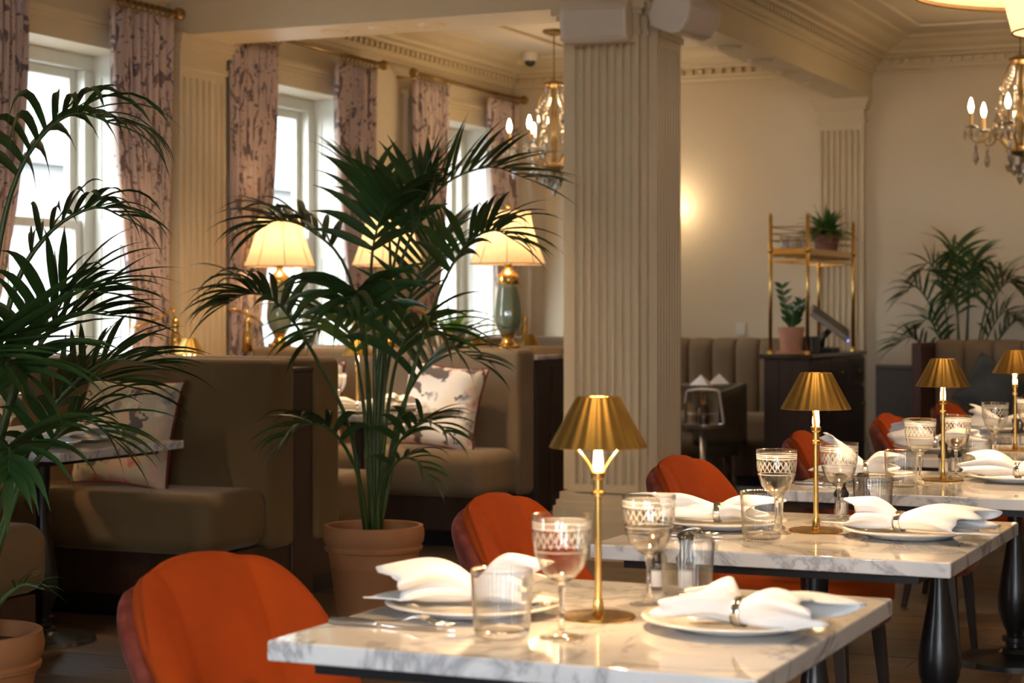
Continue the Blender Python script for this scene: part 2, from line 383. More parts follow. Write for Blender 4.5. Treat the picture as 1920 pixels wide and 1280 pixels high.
MB().box(XR, XR+.2, YB, YF, 0, ZC).build('wall_right', wall_m)['kind'] = 'structure'
wb = MB(); xs = [XL, -1.3, .1, .9, 2.2, XR]     # the wall behind the camera has two tall window openings
for i in (0, 2, 4): wb.box(xs[i], xs[i+1], YB-.2, YB, 0, ZC)
for i in (1, 3): wb.box(xs[i], xs[i+1], YB-.2, YB, 0, .8).box(xs[i], xs[i+1], YB-.2, YB, 2.75, ZC)
wb.build('wall_back', wall_m)['kind'] = 'structure'
# dado of the far wall, right bay, with its cap rail
t = struct('trim_1')
MB().box(-3.25, XR, YF-.025, YF, .1, .84).build('dado_panel', dado_m, t); MB().box(-3.25, XR, YF-.04, YF, .84, .87).build('cap_rail', dado_m, t, bevel=.008)
MB().box(-3.25, XR, YF-.03, YF, 0, .1).build('skirting', dado_m, t)
MB().box(XL, XL+.02, YB, YF, 0, .16).build('baseboard_left', trim_m)['kind'] = 'structure'

# windows
def window(n, wy):
    w = struct('window_%d' % n, (0, wy, 0))
    f = MB()
    for s in (-1, 1): f.box(-6.49, -6.38, min(s*W1, s*(W1-.09)), max(s*W1, s*(W1-.09)), SILL+.05, HEAD-.08)
    f.box(-6.49, -6.38, -W1, W1, HEAD-.08, HEAD); f.box(-6.49, -6.38, -W1, W1, SILL, SILL+.05); f.build('frame', sash_m, w, bevel=.008, seg=2)
    for nm, x, z0, z1 in (('upper_sash', -6.46, 1.70, HEAD-.08), ('lower_sash', -6.42, SILL+.05, 1.75)):
        s = MB(); a = W1-.09
        s.box(x-.02, x+.02, -a, -a+.055, z0, z1).box(x-.02, x+.02, a-.055, a, z0, z1).box(x-.02, x+.02, -a+.055, a-.055, z0, z0+.05).box(x-.02, x+.02, -a+.055, a-.055, z1-.05, z1)
        so = s.build(nm, sash_m, w, bevel=.006, seg=2)
        MB().box(x-.012, x+.012, -.011, .011, z0+.05, z1-.05).build('glazing_bar', sash_m, so)
        for k in (-1, 1): MB().box(x-.002, x+.002, min(k*.011, k*(a-.055)), max(k*.011, k*(a-.055)), z0+.05, z1-.05).build('pane', pane_m, so)
    MB().box(-6.5, XL+.06, -W1-.04, W1+.04, SILL-.04, SILL).build('sill', sash_m, w, bevel=.01)
    for s in (-1, 1):       # panelled shutters lining the reveal
        y1 = s*(W1-.012); ya, yb = min(s*W1, y1), max(s*W1, y1)
        MB().box(-6.38, XL, ya, yb, SILL, HEAD).build('reveal_panel', sash_m, w)
        yc = s*(W1-.02); yd, ye = min(y1, yc), max(y1, yc); p = MB()
        for (z0, z1) in ((SILL+.1, 1.62), (1.74, HEAD-.1)):
            p.box(-6.34, -6.325, yd, ye, z0, z1).box(-6.215, -6.2, yd, ye, z0, z1).box(-6.325, -6.215, yd, ye, z0, z0+.015).box(-6.325, -6.215, yd, ye, z1-.015, z1)
        p.build('panel_moulding', sash_m, w)
    a = MB()
    for s in (-1, 1): a.box(XL, XL+.035, min(s*W1, s*(W1+.12)), max(s*W1, s*(W1+.12)), 0.16, HEAD)
    a.box(XL, XL+.035, -W1-.12, W1+.12, HEAD, HEAD+.12); a.box(XL, XL+.06, -W1-.15, W1+.15, HEAD+.12, HEAD+.15)
    a.box(XL+.035, XL+.045, -W1-.12, W1+.12, HEAD+.095, HEAD+.119); a.build('architrave', trim_m, w)
for i, wy in enumerate(WIN_Y): window(i+1, wy)

# columns, pilasters, beams, cornices
def flutes(w, d, nf, r):
    # outline (u along the face, v outwards) of a slab with nf hollow flutes
    pts = [(-w/2, 0), (w/2, 0)][::1]
    front = [(w/2, d)]
    pit = (w-.02)/nf
    for i in range(nf-1, -1, -1):
        c = -w/2+.01+pit*(i+.5)
        front += [(c+r*cos(a), d-min(.021, d*.62)*sin(a)**.6) for a in [pi*k/8 for k in range(9)]]
    front.append((-w/2, d))
    return pts+front
def slab(mb, w, d, nf, r, z0, z1, mp):
    mb.prism(flutes(w, d, nf, r), z0, z1, mp)
    mb.prism([(-w/2, 0), (w/2, 0), (w/2, d), (-w/2, d)], z1, z1+.05, mp); mb.prism([(-w/2, 0), (w/2, 0), (w/2, d), (-w/2, d)], z0-.04, z0, mp)
def mpf(cx, cy, dr):
    return {'-y': lambda u, v, w: (cx+u, cy-v, w), '+y': lambda u, v, w: (cx-u, cy+v, w), '+x': lambda u, v, w: (cx+v, cy+u, w), '-x': lambda u, v, w: (cx-v, cy-u, w)}[dr]
CX, CY, HC = -3.515, 9.30, .21
col = thing('column', 'square cream column with fluted faces standing mid room behind the palm', 'column', (0, 0, 0))
MB().box(CX-HC, CX+HC, CY-HC, CY+HC, .3, 2.8).build('core', trim_m, col)
for dr, cx, cy in (('-y', CX, CY-HC), ('+x', CX+HC, CY), ('-x', CX-HC, CY), ('+y', CX, CY+HC)):
    m = MB(); slab(m, .36, .045, 8, .0135, .38, 2.60, mpf(cx, cy, dr)); m.build('fluted_face', trim_m, col)
def cruci(m, e, z0, z1):
    h = HC+e; g = .18+e; k = HC+.045+e
    m.box(CX-h, CX+h, CY-h, CY+h, z0, z1).box(CX-g, CX+g, CY-k, CY+k, z0+.0004, z1-.0004).box(CX-k, CX+k, CY-g, CY+g, z0+.0008, z1-.0008)
m = MB(); cruci(m, .014, 2.64, 2.67); cruci(m, .004, 2.67, 2.74); cruci(m, .03, 2.74, 2.765); cruci(m, .05, 2.765, 2.80); m.build('capital', trim_m, col)
m = MB(); cruci(m, .05, 0, .2); cruci(m, .042, .2, .26); cruci(m, .03, .26, .29); cruci(m, .016, .29, .33); m.build('base', trim_m, col)
def pilaster(n, w, d, nf, dr, cx, cy, ztop=2.8):
    p = struct('trim_%d' % n); m = MB(); mp = mpf(cx, cy, dr); slab(m, w, d, nf, .30*(w-.02)/nf, .38, ztop-.23, mp); m.build('fluted_face', trim_m, p)
    m = MB()
    for e, z0, z1 in ((.012, ztop-.18, ztop-.15), (.004, ztop-.15, ztop-.085), (.025, ztop-.085, ztop-.05), (.04, ztop-.05, ztop-.02), (.05, ztop-.02, ztop)):
        m.prism([(-w/2-e, 0), (w/2+e, 0), (w/2+e, d+e), (-w/2-e, d+e)], z0, z1, mp)
    m.build('capital', trim_m, p); m = MB()
    for e, z0, z1 in ((.04, 0, .24), (.025, .24, .3), (.012, .3, .34)): m.prism([(-w/2-e, 0), (w/2+e, 0), (w/2+e, d+e), (-w/2-e, d+e)], z0, z1, mp)
    m.build('base', trim_m, p)
pilaster(2, .47, .10, 7, '+x', XL, 9.27)
pilaster(3, .33, .09, 7, '-y', -3.49, YF)
t = struct('trim_4'); MB().box(-5.83, -5.4, YF-.08, YF, 0, 2.8).build('plain_pilaster', trim_m, t)
t = struct('trim_5')                                   # beam from the window wall to the column
MB().box(XL, -3.28, 9.06, 9.5, 2.8, ZC).build('beam', trim_m, t)
t2 = struct('trim_6')                                  # beam from the column to the far wall
MB().box(-3.53, -3.28, 9.5, YF, 2.8, ZC).build('beam', trim_m, t2)
def rose(parent, x, y, z, r):
    m = MB().lathe([(0, -.012), (r*.25, -.012), (r*.4, -.004), (r*.55, -.014), (r*.8, -.012), (r*.9, -.004), (r, 0)], 20, (x, y, z), lambda a, rr, zz: 1+.06*cos(8*a)*(rr > r*.5)); m.build('plaster_rose', trim_m, parent, smooth=True)
for yy in (10.1, 10.75, 11.4, 12.05, 12.7): rose(t2, -3.405, yy, 2.8, .085)
for xx in (-5.2, -4.9, -4.6): rose(t, xx, 9.28, 2.8, .085)
CPROF = [(0, 2.97), (.018, 2.97), (.018, 2.985), (.035, 3.0), (.035, 3.02), (.042, 3.03), (.042, 3.07), (.09, 3.075), (.10, 3.09), (.15, 3.10), (.16, 3.12), (.22, 3.14), (.27, 3.17), (.33, 3.185), (.34, 3.2), (0, 3.2)]
def cornice(n, p0, p1, nrm):
    s = struct('trim_%d' % n); p0 = Vector(p0); p1 = Vector(p1); nr = Vector(nrm); d = p1-p0
    m = MB(); k = len(CPROF)
    vs_ = []
    for q in (p0, p1): vs_ += [(q.x+nr.x*a, q.y+nr.y*a, z) for a, z in CPROF]
    m.add(vs_, [(i, (i+1) % k, k+(i+1) % k, k+i) for i in range(k)]+[tuple(range(k))[::-1], tuple(range(k, 2*k))])
    if abs(p0.x+3.28) < .01 or abs(p1.x+3.28) < .01:      # the two runs meet round the corner over the column
        c = [(-3.28+a, 9.06-a, z) for a, z in CPROF]; e = p1 if abs(p1.x+3.28) < .01 and abs(p1.y-9.06) < .01 else p0
        if abs(e.y-9.06) < .01:
            f = [(e.x+nr.x*a, e.y+nr.y*a, z) for a, z in CPROF]; m.add(f+c, [(i, (i+1) % k, k+(i+1) % k, k+i) for i in range(k)])
    m.build('moulding', trim_m, s)
    dm = MB(); ln = d.length; c = int(ln/.075); u = d.normalized()
    for i in range(c):
        q = p0+u*(i+.5)*ln/c; a = q-u*.019+nr*.03; b = q+u*.019+nr*.074
        dm.box(min(a.x, b.x), max(a.x, b.x), min(a.y, b.y), max(a.y, b.y), 3.033, 3.069)
    o = dm.build('dentils', trim_m, s); o['kind'] = 'stuff'
cornice(7, (XL, 9.5), (XL, YF), (1, 0)); cornice(8, (XL, YF), (-3.53, YF), (0, -1)); cornice(9, (-3.53, 9.5), (-3.53, YF), (-1, 0)); cornice(10, (XL, 9.5), (-3.53, 9.5), (0, 1))
cornice(11, (-3.28, 9.06), (-3.28, YF), (1, 0)); cornice(12, (-3.28, YF), (XR, YF), (0, -1)); cornice(13, (XL, 9.06), (-3.28, 9.06), (0, -1)); cornice(14, (XL, YB), (XL, 9.07), (1, 0))
def ceil_panel(n, x0, x1, y0, y1):
    s = struct('trim_%d' % n); w = .05
    for (a, b, c, d) in ((x0, x1, y0, y0+w), (x0, x1, y1-w, y1), (x0, x0+w, y0+w, y1-w), (x1-w, x1, y0+w, y1-w)):
        MB().box(a, b, c, d, ZC-.025, ZC).build('batten', ceil_m, s, bevel=.01)
ceil_panel(15, -5.42, -4.2, 10.2, 13.0); ceil_panel(16, -2.8, .2, 9.9, 13.0)

# outside: street and the facade over the road
MB().box(-60, 25, -45, 80, -1.3, -1.2).build('pavement', M('asphalt', (.16, .16, .165), .9, c2=(.13, .13, .135), ns=3))['kind'] = 'structure'
stone = M('pale_stone', (.17, .165, .155), .8, c2=(.14, .136, .13), ns=1.2); fglass = M('facade_glass', (.05, .075, .12), .3, c2=(.035, .055, .095), ns=1)
for k, (y0, y1) in enumerate(((2, 23.2), (24, 45))):
    b = thing('building', ('pale stone town house across the road seen through the nearest window', 'pale stone town house across the road seen through the farther windows')[k], 'building', (-16, (y0+y1)/2, -1.2)); h = (y1-y0)/2
    MB().box(-6, 0, -h, h, 0, 12).build('wall', stone, b)
    MB().box(0, .18, -h, h, 4.4, 4.65).box(0, .25, -h, h, 8.3, 8.6).build('string_course', stone, b)
    nw = int((y1-y0)/2.6)
    for fl_ in range(3):
        for i in range(nw):
            yc = -h+(i+.5)*(y1-y0)/nw; z0 = .9+fl_*3.9
            w = MB().box(0, .12, yc-.68, yc-.55, z0, z0+2.4).box(0, .12, yc+.55, yc+.68, z0, z0+2.4).box(0, .16, yc-.75, yc+.75, z0+2.3, z0+2.5).box(0, .16, yc-.72, yc+.72, z0-.1, z0).box(0, .07, yc-.55, yc+.55, z0+1.12, z0+1.2).box(0, .06, yc-.03, yc+.03, z0, z0+2.3).build('window', sash_m, b)
            MB().box(.005, .03, yc-.55, yc+.55, z0, z0+2.3).build('pane', fglass, w)

# ------------------------------------------------------------------ curtains and rods
def curtain(yin, yout, label, seed, tie=1.22, pull=.42):
    # yout: outer edge by the wall; yin: inner edge over the window; gathered at the tie
    t = thing('curtain', label, 'curtain', (-6.03, 0, 0), 0, 'patterned curtains on the brass rods')
    r = random.Random(seed); ph = r.random()*6; m = MB(); nu, nv = 90, 40; W_ = abs(yout-yin); sg = 1 if yin > yout else -1
    m.uv = []
    def fn(u, v):
        z = 2.86-v*2.8
        w = W_
        if z > tie: k = ((2.86-z)/(2.86-tie)); w = W_*(1-pull*k**2.2)
        else: w = W_*(1-pull+.22*min(1, (tie-z)/.7)**.7)
        top = max(0, (z-2.74)/.12)
        am = (.026+.010*sin(3*v+ph))*(w/W_)**.5
        f = 9
        x = am*sin(2*pi*f*u+.8*sin(3*v+ph)+1.2*sin(5*u+ph))+.014*sin(2*pi*17*u+4*v)+.05*(1-abs(z-tie)/2.86)*0
        y = yout+sg*w*(u+.012*sin(2*pi*f*u*2+ph))
        m.uv.append((u*W_*2.1, v*2.8))
        return (x, y, z)
    m.grid(fn, nu, nv); m.build('drape', curtain_m, t, smooth=True, solid=.004)
    wt = W_*(1-pull); ym = yout+sg*wt/2; tb = MB()
    tb.tube([(.05*cos(a)+.0, ym+(wt/2+.02)*sin(a), tie+.05*sin(a)*-sg) for a in [2*pi*i/24 for i in range(25)]], .008, 8); tb.build('tieback', brass, t, smooth=True)
    ts = MB().tube([(.07, yout+sg*.05, tie+.05), (.08, yout+sg*.04, tie-.02)], .006); ts.lathe([(0, 0), (.018, -.01), (.02, -.05), (.014, -.07), (.026, -.1), (.032, -.2), (0, -.2)], 14, (.08, yout+sg*.04, tie)); ts.build('tassel', brass, t, smooth=True)
def rod(y0, y1, label):
    t = thing('curtain_rod', label, 'curtain rod', (-6.0, (y0+y1)/2, 2.9), 0, 'brass curtain rods'); h = (y1-y0)/2
    MB().tube([(0, -h, 0), (0, h, 0)], .014, 10).build('pole', brass_dk, t, smooth=True)
    for s in (-1, 1):
        MB().ball((0, s*(h+.02), 0), .034).lathe([(.02, 0), (.02, .02)], 10, (0, s*h, -.01)).build('finial', brass_dk, t, smooth=True)
        MB().tube([(-.15, s*(h-.02), -.02), (-.05, s*(h-.02), -.03), (0, s*(h-.02), -.012)], .007, 8).build('bracket', brass, t, smooth=True)
    for s in (-1, 1):
        for i in range(9):
            yy = s*(h-.08-i*.055)
            MB().tube([(.024*cos(a), yy, -.012+.024*sin(a)) for a in [2*pi*k/12 for k in range(13)]], .004, 5, False).build('ring', brass_dk, t, smooth=True)
for wy, pos in ((8.0, 'nearest'), (10.42, 'middle'), (12.76, 'farthest')):
    rod(wy-.93, wy+.93, 'brass curtain rod above the %s window' % pos)
    curtain(wy-.36, wy-.88, 'patterned curtain on the near side of the %s window' % pos, wy)
    curtain(wy+.36, wy+.88, 'patterned curtain on the far side of the %s window' % pos, wy+3)

# ------------------------------------------------------------------ booths
def bench(xl, xr, yf, yb, d, label, H=1.05, m=taupe, bt=.215):
    # d=+1: the back lies beyond the seat (towards +y); origin at the seat's front edge
    t = thing('booth_bench', label, 'bench', (xr, yf, 0), 0, 'upholstered booth benches'); w = xl-xr; D = (yb-yf)*d
    def bx(x0, x1, y0, y1, z0, z1): a, b = y0*d, y1*d; return MB().box(x0, x1, min(a, b), max(a, b), z0, z1)
    bx(w, -.008, 0, D+.02, .27, .515).build('seat', m, t, bevel=.075, seg=6)
    bx(w, 0, D, D+bt, .25, H).build('backrest', m, t, bevel=.035, seg=4)
    bx(w, -.03, .07, D+bt, .09, .27).build('base', darkwood, t, bevel=.005)
    bx(w, -.08, .13, D+bt-.03, 0, .09).build('plinth', black_m, t)
    return t
bench(-5.91, -4.2, 6.47, 6.94, 1, 'brown velvet booth bench with its back behind the leftmost floral cushion')
bench(-5.91, -4.2, 8.0, 7.55, -1, 'brown velvet booth bench seen end on behind the terracotta palm pot')
bench(-5.91, -4.2, 9.08, 9.54, 1, 'grey brown velvet booth bench with the floral cushion by the column', m=taupe2)
bench(-5.91, -4.2, 5.5, 4.95, -1, 'brown velvet booth bench end at the left frame edge behind the left palm')
bench(-5.91, -4.2, 10.85, 10.38, -1, 'brown velvet booth bench beyond the big lamps facing the far wall')
bench(-5.91, -4.62, 11.75, 12.2, 1, 'farthest brown velvet booth bench at the corner of the room', H=1.08, m=taupe2)
t = thing('booth_divider', 'narrow dark timber divider between two booth backs', 'divider', (-4.22, 7.245, 0))
MB().box(-1.69, 0, -.09, .09, 0, .99).build('timber_panel', darkwood, t, bevel=.006); MB().box(-1.69, .005, -.09, .09, .99, 1.01).build('cap', darkwood, t, bevel=.004)
t = thing('waiter_station', 'dark timber station with pale stone top between booths and column', 'cabinet', (-4.2, 9.96, 0))
MB().box(-1.71, 0, -.195, .195, .08, .985).build('body', darkwood, t, bevel=.006); MB().box(-1.71, .01, -.2, .2, .985, 1.01).build('top', marble_m, t, bevel=.004)
MB().box(-1.69, -.04, -.17, .17, 0, .08).build('plinth', black_m, t)
for k in (-.1, .1): MB().box(0, .008, k-.085, k+.085, .12, .95).build('door', darkwood, t, bevel=.003)

# ------------------------------------------------------------------ tables
def table(x, y, w, d, label, legs='pedestal', grp='marble dining tables in a row', z=.75):
    t = thing('dining_table', label, 'table', (x, y, 0), 0, grp)
    MB().box(-w/2, w/2, -d/2, d/2, z-.032, z).build('tabletop', marble_m, t, bevel=.004, seg=2)
    MB().box(-w/2+.07, w/2-.07, -d/2+.025, d/2-.07, z-.05, z-.032).build('sub_frame', black_m, t)
    MB().lathe([(0, z-.05), (.07, z-.05), (.07, z-.07), (.034, z-.075), (.026, .52), (.027, .45), (.034, .40), (.052, .30), (.062, .24), (.060, .19), (.045, .14), (.032, .115), (.030, .10), (.045, .095), (.045, .08), (.034, .075), (.034, .06), (.05, .055), (.06, .04), (0, .04)], 24).build('pedestal', black_m, t, auto=True)
    MB().lathe([(0, .04), (.06, .04), (.10, .03), (.20, .018), (.205, 0), (0, 0)], 32).build('foot', black_m, t, auto=True)
    return t
TX = -1.145; TY = [2.93, 4.26, 5.65, 6.98, 8.3]
ORD = ['nearest', 'second', 'third', 'fourth', 'fifth']
for i, ty in enumerate(TY):
    table(TX, ty, .775, .815, 'square white marble table on a black turned pedestal, %s of the row' % ORD[i])
BT = 'marble booth tables'
table(-4.60, 5.94, .76, .78, 'marble booth table in front of the leftmost floral cushion', grp=BT)
table(-5.42, 5.94, .76, .78, 'marble booth table nearest the curtained window at left', grp=BT)
table(-4.66, 8.57, .76, .78, 'marble booth table behind the palm in the terracotta pot', grp=BT)
table(-5.48, 8.57, .76, .78, 'marble booth table by the pilaster, set behind the first', grp=BT)
table(-4.95, 11.3, .9, .72, 'marble booth table in the booth beyond the big lamps', grp=BT)

# ------------------------------------------------------------------ rust velvet chairs
def chair_proto():
    t = thing('dining_chair', 'rust orange velvet chair at the nearest marble table', 'chair', (0, 0, 0), 0, 'rust velvet chairs down the left of the table row')
    def surf(s, v, off):
        a = abs(s); hw = .262+.024*v
        ztop = .806-.008*math.exp(-((a-.48)/.15)**2)-.016*a-.13*a**5.5
        z = .36+v*(ztop-.36)
        x = -.245-.155*max(v, 0)**1.1+.17*a**3.2*(1-.25*v)
        # outward normal in plan, approx
        dx = .17*3.2*a**2.2*(1 if s > 0 else -1)*(1-.25*v)/hw
        n = Vector((1, -dx, .30)).normalized()
        return Vector((x, s*hw, z))+n*off
    def half(o_in, o_out, smax, vmin, vmax, groove):
        m = MB(); nu, nv = 45, 22
        def loop(v):
            pts = []; e = max(0.0, 1-((v-vmin)/(vmax-vmin))**14)**.5
            for i in range(nu):
                s = -smax+2*smax*i/(nu-1); k = max(0, 1-abs(s/smax)**10)**.5*e
                mid = (o_in+o_out)/2; o = mid+(o_in-mid)*k
                if groove: o -= .007*math.exp(-((abs(s)-.48)/.035)**2)*min(1, v*3)-.010*cos(pi*s)*k
                pts.append(surf(s, v, o))
            for i in range(nu-2, 0, -1):
                s = -smax+2*smax*i/(nu-1); k = max(0, 1-abs(s/smax)**10)**.5*e; mid = (o_in+o_out)/2
                pts.append(surf(s, v, mid+(o_out-mid)*k))
            return pts
        n = 2*nu-2
        for j in range(nv): m.v += [tuple(p) for p in loop(vmin+(vmax-vmin)*(1-(1-j/(nv-1))**1.6))]
        for j in range(nv-1):
            for i in range(n):
                i2 = (i+1) % n; m.f.append((j*n+i, j*n+i2, (j+1)*n+i2, (j+1)*n+i))
        m.f.append(tuple(range(n))[::-1]); m.f.append(tuple((nv-1)*n+i for i in range(n)))
        return m
    half(.045, -.022, 1.0, 0.0, 1.0, True).build('backrest', velvet, t, smooth=True)
    half(.012, -.055, .975, -.1, .965, False).build('back_shell', velvet_o, t, smooth=True)
    def plan(x0, x1, hw, r=.12, n=8):
        pts = []
        for cx, cy, a0 in ((x1-r, hw-r, 0), (x0+r, hw-r*.8, pi/2), (x0+r, -hw+r*.8, pi), (x1-r, -hw+r, 1.5*pi)):
            pts += [(cx+r*cos(a0+pi/2*k/n), cy+r*sin(a0+pi/2*k/n)) for k in range(n+1)]
        return pts
    MB().prism(plan(-.22, .27, .255), .37, .48).build('seat', velvet, t, bevel=.03, seg=4)
    MB().prism(plan(-.23, .26, .25), .32, .372).build('seat_shell', velvet_o, t, bevel=.012)
    for (x, y) in ((.20, .20), (.20, -.20), (-.19, .19), (-.19, -.19)):
        dx, dy = (.03 if x > 0 else -.06), (.02 if y > 0 else -.02)
        m = MB(); a, b = .02, .012
        m.add([(x-a, y-a, .33), (x+a, y-a, .33), (x+a, y+a, .33), (x-a, y+a, .33), (x+dx-b, y+dy-b, 0), (x+dx+b, y+dy-b, 0), (x+dx+b, y+dy+b, 0), (x+dx-b, y+dy+b, 0)],
              [(0, 1, 2, 3), (7, 6, 5, 4), (0, 4, 5, 1), (1, 5, 6, 2), (2, 6, 7, 3), (3, 7, 4, 0)]); m.build('leg', legwood, t, bevel=.004, seg=2)
    return t
ch = chair_proto(); ch.location = (-1.585, 2.96, 0); ch.rotation_euler = (0, 0, radians(-3))
for (x, y, rz, lab) in ((-1.575, 4.27, 2, 'second'), (-1.57, 5.60, -2, 'third'), (-1.55, 6.99, 3, 'fourth'), (-1.545, 8.33, 0, 'fifth')):
    dup(ch, (x, y, 0), radians(rz), 'rust orange velvet chair at the %s marble table of the row' % lab)
dup(ch, (-1.56, 9.68, 0), radians(2), 'rust orange velvet chair farthest back, before the grey cushion')
table(TX, 9.63, .775, .815, 'square white marble table farthest down the row')
# ------------------------------------------------------------------ brass table lamps
def lamp_proto():
    t = thing('table_lamp', 'slim brass lamp with fluted cone shade on the nearest marble table', 'lamp', (0, 0, 0), 0, 'slim brass table lamps')
    MB().lathe([(0, 0), (.060, 0), (.0615, .002), (.0605, .005), (.012, .008), (.0095, .012), (.0075, .03), (0, .03)], 40).build('base', brass, t, auto=True)
    MB().lathe([(0, .02), (.0062, .02), (.0052, .205), (0, .205)], 14).build('pole', brass, t, auto=True)
    MB().lathe([(.006, .198), (.010, .2), (.010, .206), (.0075, .208), (.0075, .226), (.0115, .229), (.012, .238), (.008, .24), (0, .24)], 18).build('collar', brass, t, auto=True)
    for a in (0, pi):
        pts = []
        for k in range(11):
            q = k/10; r = .008+.050*q**1.5; pts.append((r*cos(a), r*sin(a), .232+.066*q))
        MB().tube(pts, .0028, 6).build('arm', brass, t, smooth=True)
    MB().lathe([(0, .238), (.007, .238), (.0085, .25), (.0075, .262), (.006, .276), (0, .281)], 14).build('bulb', bulb_m, t, smooth=True)
    def pl(a, r, z): return 1+.015*cos(20*a)*(1 if r > .033 else .4)
    MB().lathe([(.079, .279), (.080, .2795), (.036, .3605), (.034, .362), (.020, .3622), (.0195, .3612), (.0335, .3605), (.0782, .2800), (.079, .279)], 200, mod=pl).build('shade', brass_sh, t, auto=True)
    light('lamp_light', 'POINT', (0, 0, .300), 7, WARM2, .012, None, t)
    return t
lp = lamp_proto(); lp.location = (TX-.005, 2.93, .75); lp.rotation_euler = (0, 0, radians(24))
for i, (x, y) in enumerate(((-1.15, 4.29), (-1.152, 5.74), (-1.165, 7.10), (-1.15, 8.35))):
    dup(lp, (x, y, .75), radians(95+9*i), 'slim brass lamp with fluted cone shade on the %s table of the row' % ORD[i+1])
dup(lp, (-1.15, 9.65, .75), .7, 'slim brass lamp on the marble table farthest down the row')
for (x, y, lab) in ((-5.70, 8.6, 'slim brass lamp showing its shade over the left booth back by the pilaster'), (-4.69, 8.6, 'slim brass lamp standing behind the palm stems on a booth table'),
                    (-4.85, 11.15, 'slim brass lamp just right of the right big green vase lamp'), (-5.30, 11.3, 'slim brass lamp between the small fern and the right big vase lamp'), (-5.25, 6.0, 'slim brass lamp hidden among the left palm leaves')):
    dup(lp, (x, y, .75), .5+x, lab)

# ------------------------------------------------------------------ tableware
def plate_proto():
    return MB().lathe([(0, .004), (.08, .004), (.088, 0), (.096, .002), (.10, .006), (.148, .016), (.150, .0185), (.148, .020), (.10, .0105), (.094, .0085), (0, .008)], 56).mesh('plate', china)
PLM = plate_proto()
def shared(name, me, label, cat, loc, rz=0, group=None):
    o = bpy.data.objects.new(name, me); COL.objects.link(o); o.location = loc; o.rotation_euler = (0, 0, rz); return tag(o, label, cat, group)
WG = MB().lathe([(0, 0), (.034, 0), (.0345, .0015), (.028, .003), (.010, .006), (.0048, .012), (.0040, .03), (.0040, .065), (.0062, .072), (.0046, .078), (.009, .084), (.022, .093), (.034, .108), (.041, .128), (.0445, .150), (.0462, .188),
                 (.0458, .1887), (.0451, .1875), (.0434, .150), (.0399, .1285), (.0329, .109), (.021, .0945), (.009, .087), (0, .0855)], 64).mesh('wine_glass', etch_m); two_glass(WG, .092, .0055)
def rib(a, r, z): return 1+.014*abs(sin(24*a)) if (r > .0395 and z > .004) else 1
TM = MB().lathe([(0, 0), (.034, 0), (.0405, .003), (.0425, .012), (.0475, .098), (.0478, .1045), (.0465, .105), (.0455, .095), (.0402, .018), (.037, .013), (0, .013)], 192, mod=lambda a, r, z: (1+.02*cos(44*a)) if (r > .0424 and .01 < z < .1) else 1).mesh('tumbler', clear); two_glass(TM, .014)
def shaker_proto():
    t = thing('shaker', 'glass shaker with black waisted top on the nearest table', 'shaker', (0, 0, 0), 0, 'glass shakers with black tops')
    MB().lathe([(0, 0), (.016, 0), (.0175, .003), (.0165, .05), (.014, .052), (.0135, .005), (0, .005)], 24, mod=lambda a, r, z: 1+.03*cos(12*a) if r > .016 else 1).build('glass_body', clear, t, auto=True)
    MB().lathe([(0, .006), (.0128, .006), (.0128, .034), (0, .034)], 16).build('filling', linen, t, auto=True)
    MB().lathe([(0, .048), (.017, .048), (.0185, .052), (.0185, .058), (.014, .064), (.0105, .074), (.0115, .084), (.0155, .094), (.0155, .100), (.010, .105), (0, .106)], 24).build('top', plastic_b, t, auto=True)
    return t
SK = shaker_proto()
def knife_fork_proto():
    k = thing('knife', 'steel table knife beside the plate on the nearest table', 'knife', (0, 0, 0), 0, 'table knives')
    MB().prism([(0, -.008), (.075, -.0065), (.085, -.004), (.085, .004), (.075, .0065), (0, .008), (-.006, 0)], 0.0005, .0085).build('handle', steel, k, bevel=.003)
    MB().prism([(.085, -.004), (.1, -.005), (.11, -.0095), (.20, -.0085), (.222, -.002), (.215, .006), (.1, .006), (.085, .004)], .002, .0045).build('blade', silver, k, bevel=.0008)
    f = thing('fork', 'steel table fork beside the knife on the nearest table', 'fork', (0, 0, 0), 0, 'table forks')
    def cur(x): return .003+.012*sin(pi*min(1, max(0, (x-.1)/.09)))**2
    m = MB(); xs = [0, .03, .07, .11, .135, .15, .16]
    ws = [.007, .006, .004, .004, .008, .012, .0125]
    m.v = []; 
    for x, w in zip(xs, ws):
        z = cur(x); m.v += [(x, -w, z), (x, w, z), (x, w, z+.003), (x, -w, z+.003)]
    for i in range(len(xs)-1):
        for q in range(4): m.f.append((i*4+q, i*4+(q+1) % 4, (i+1)*4+(q+1) % 4, (i+1)*4+q))
    m.f += [(3, 2, 1, 0), tuple(len(m.v)-4+q for q in range(4))]; m.build('handle', silver, f, bevel=.001, seg=2)
    for q in range(4):
        y = -.0105+.007*q; MB().tube([(.158, y, cur(.158)+.0015), (.175, y, cur(.175)+.0015), (.20, y, cur(.19)+.004)], [.0018, .0017, .0008], 6).build('tine', silver, f, smooth=True)
    return k, f
KN, FK = knife_fork_proto()
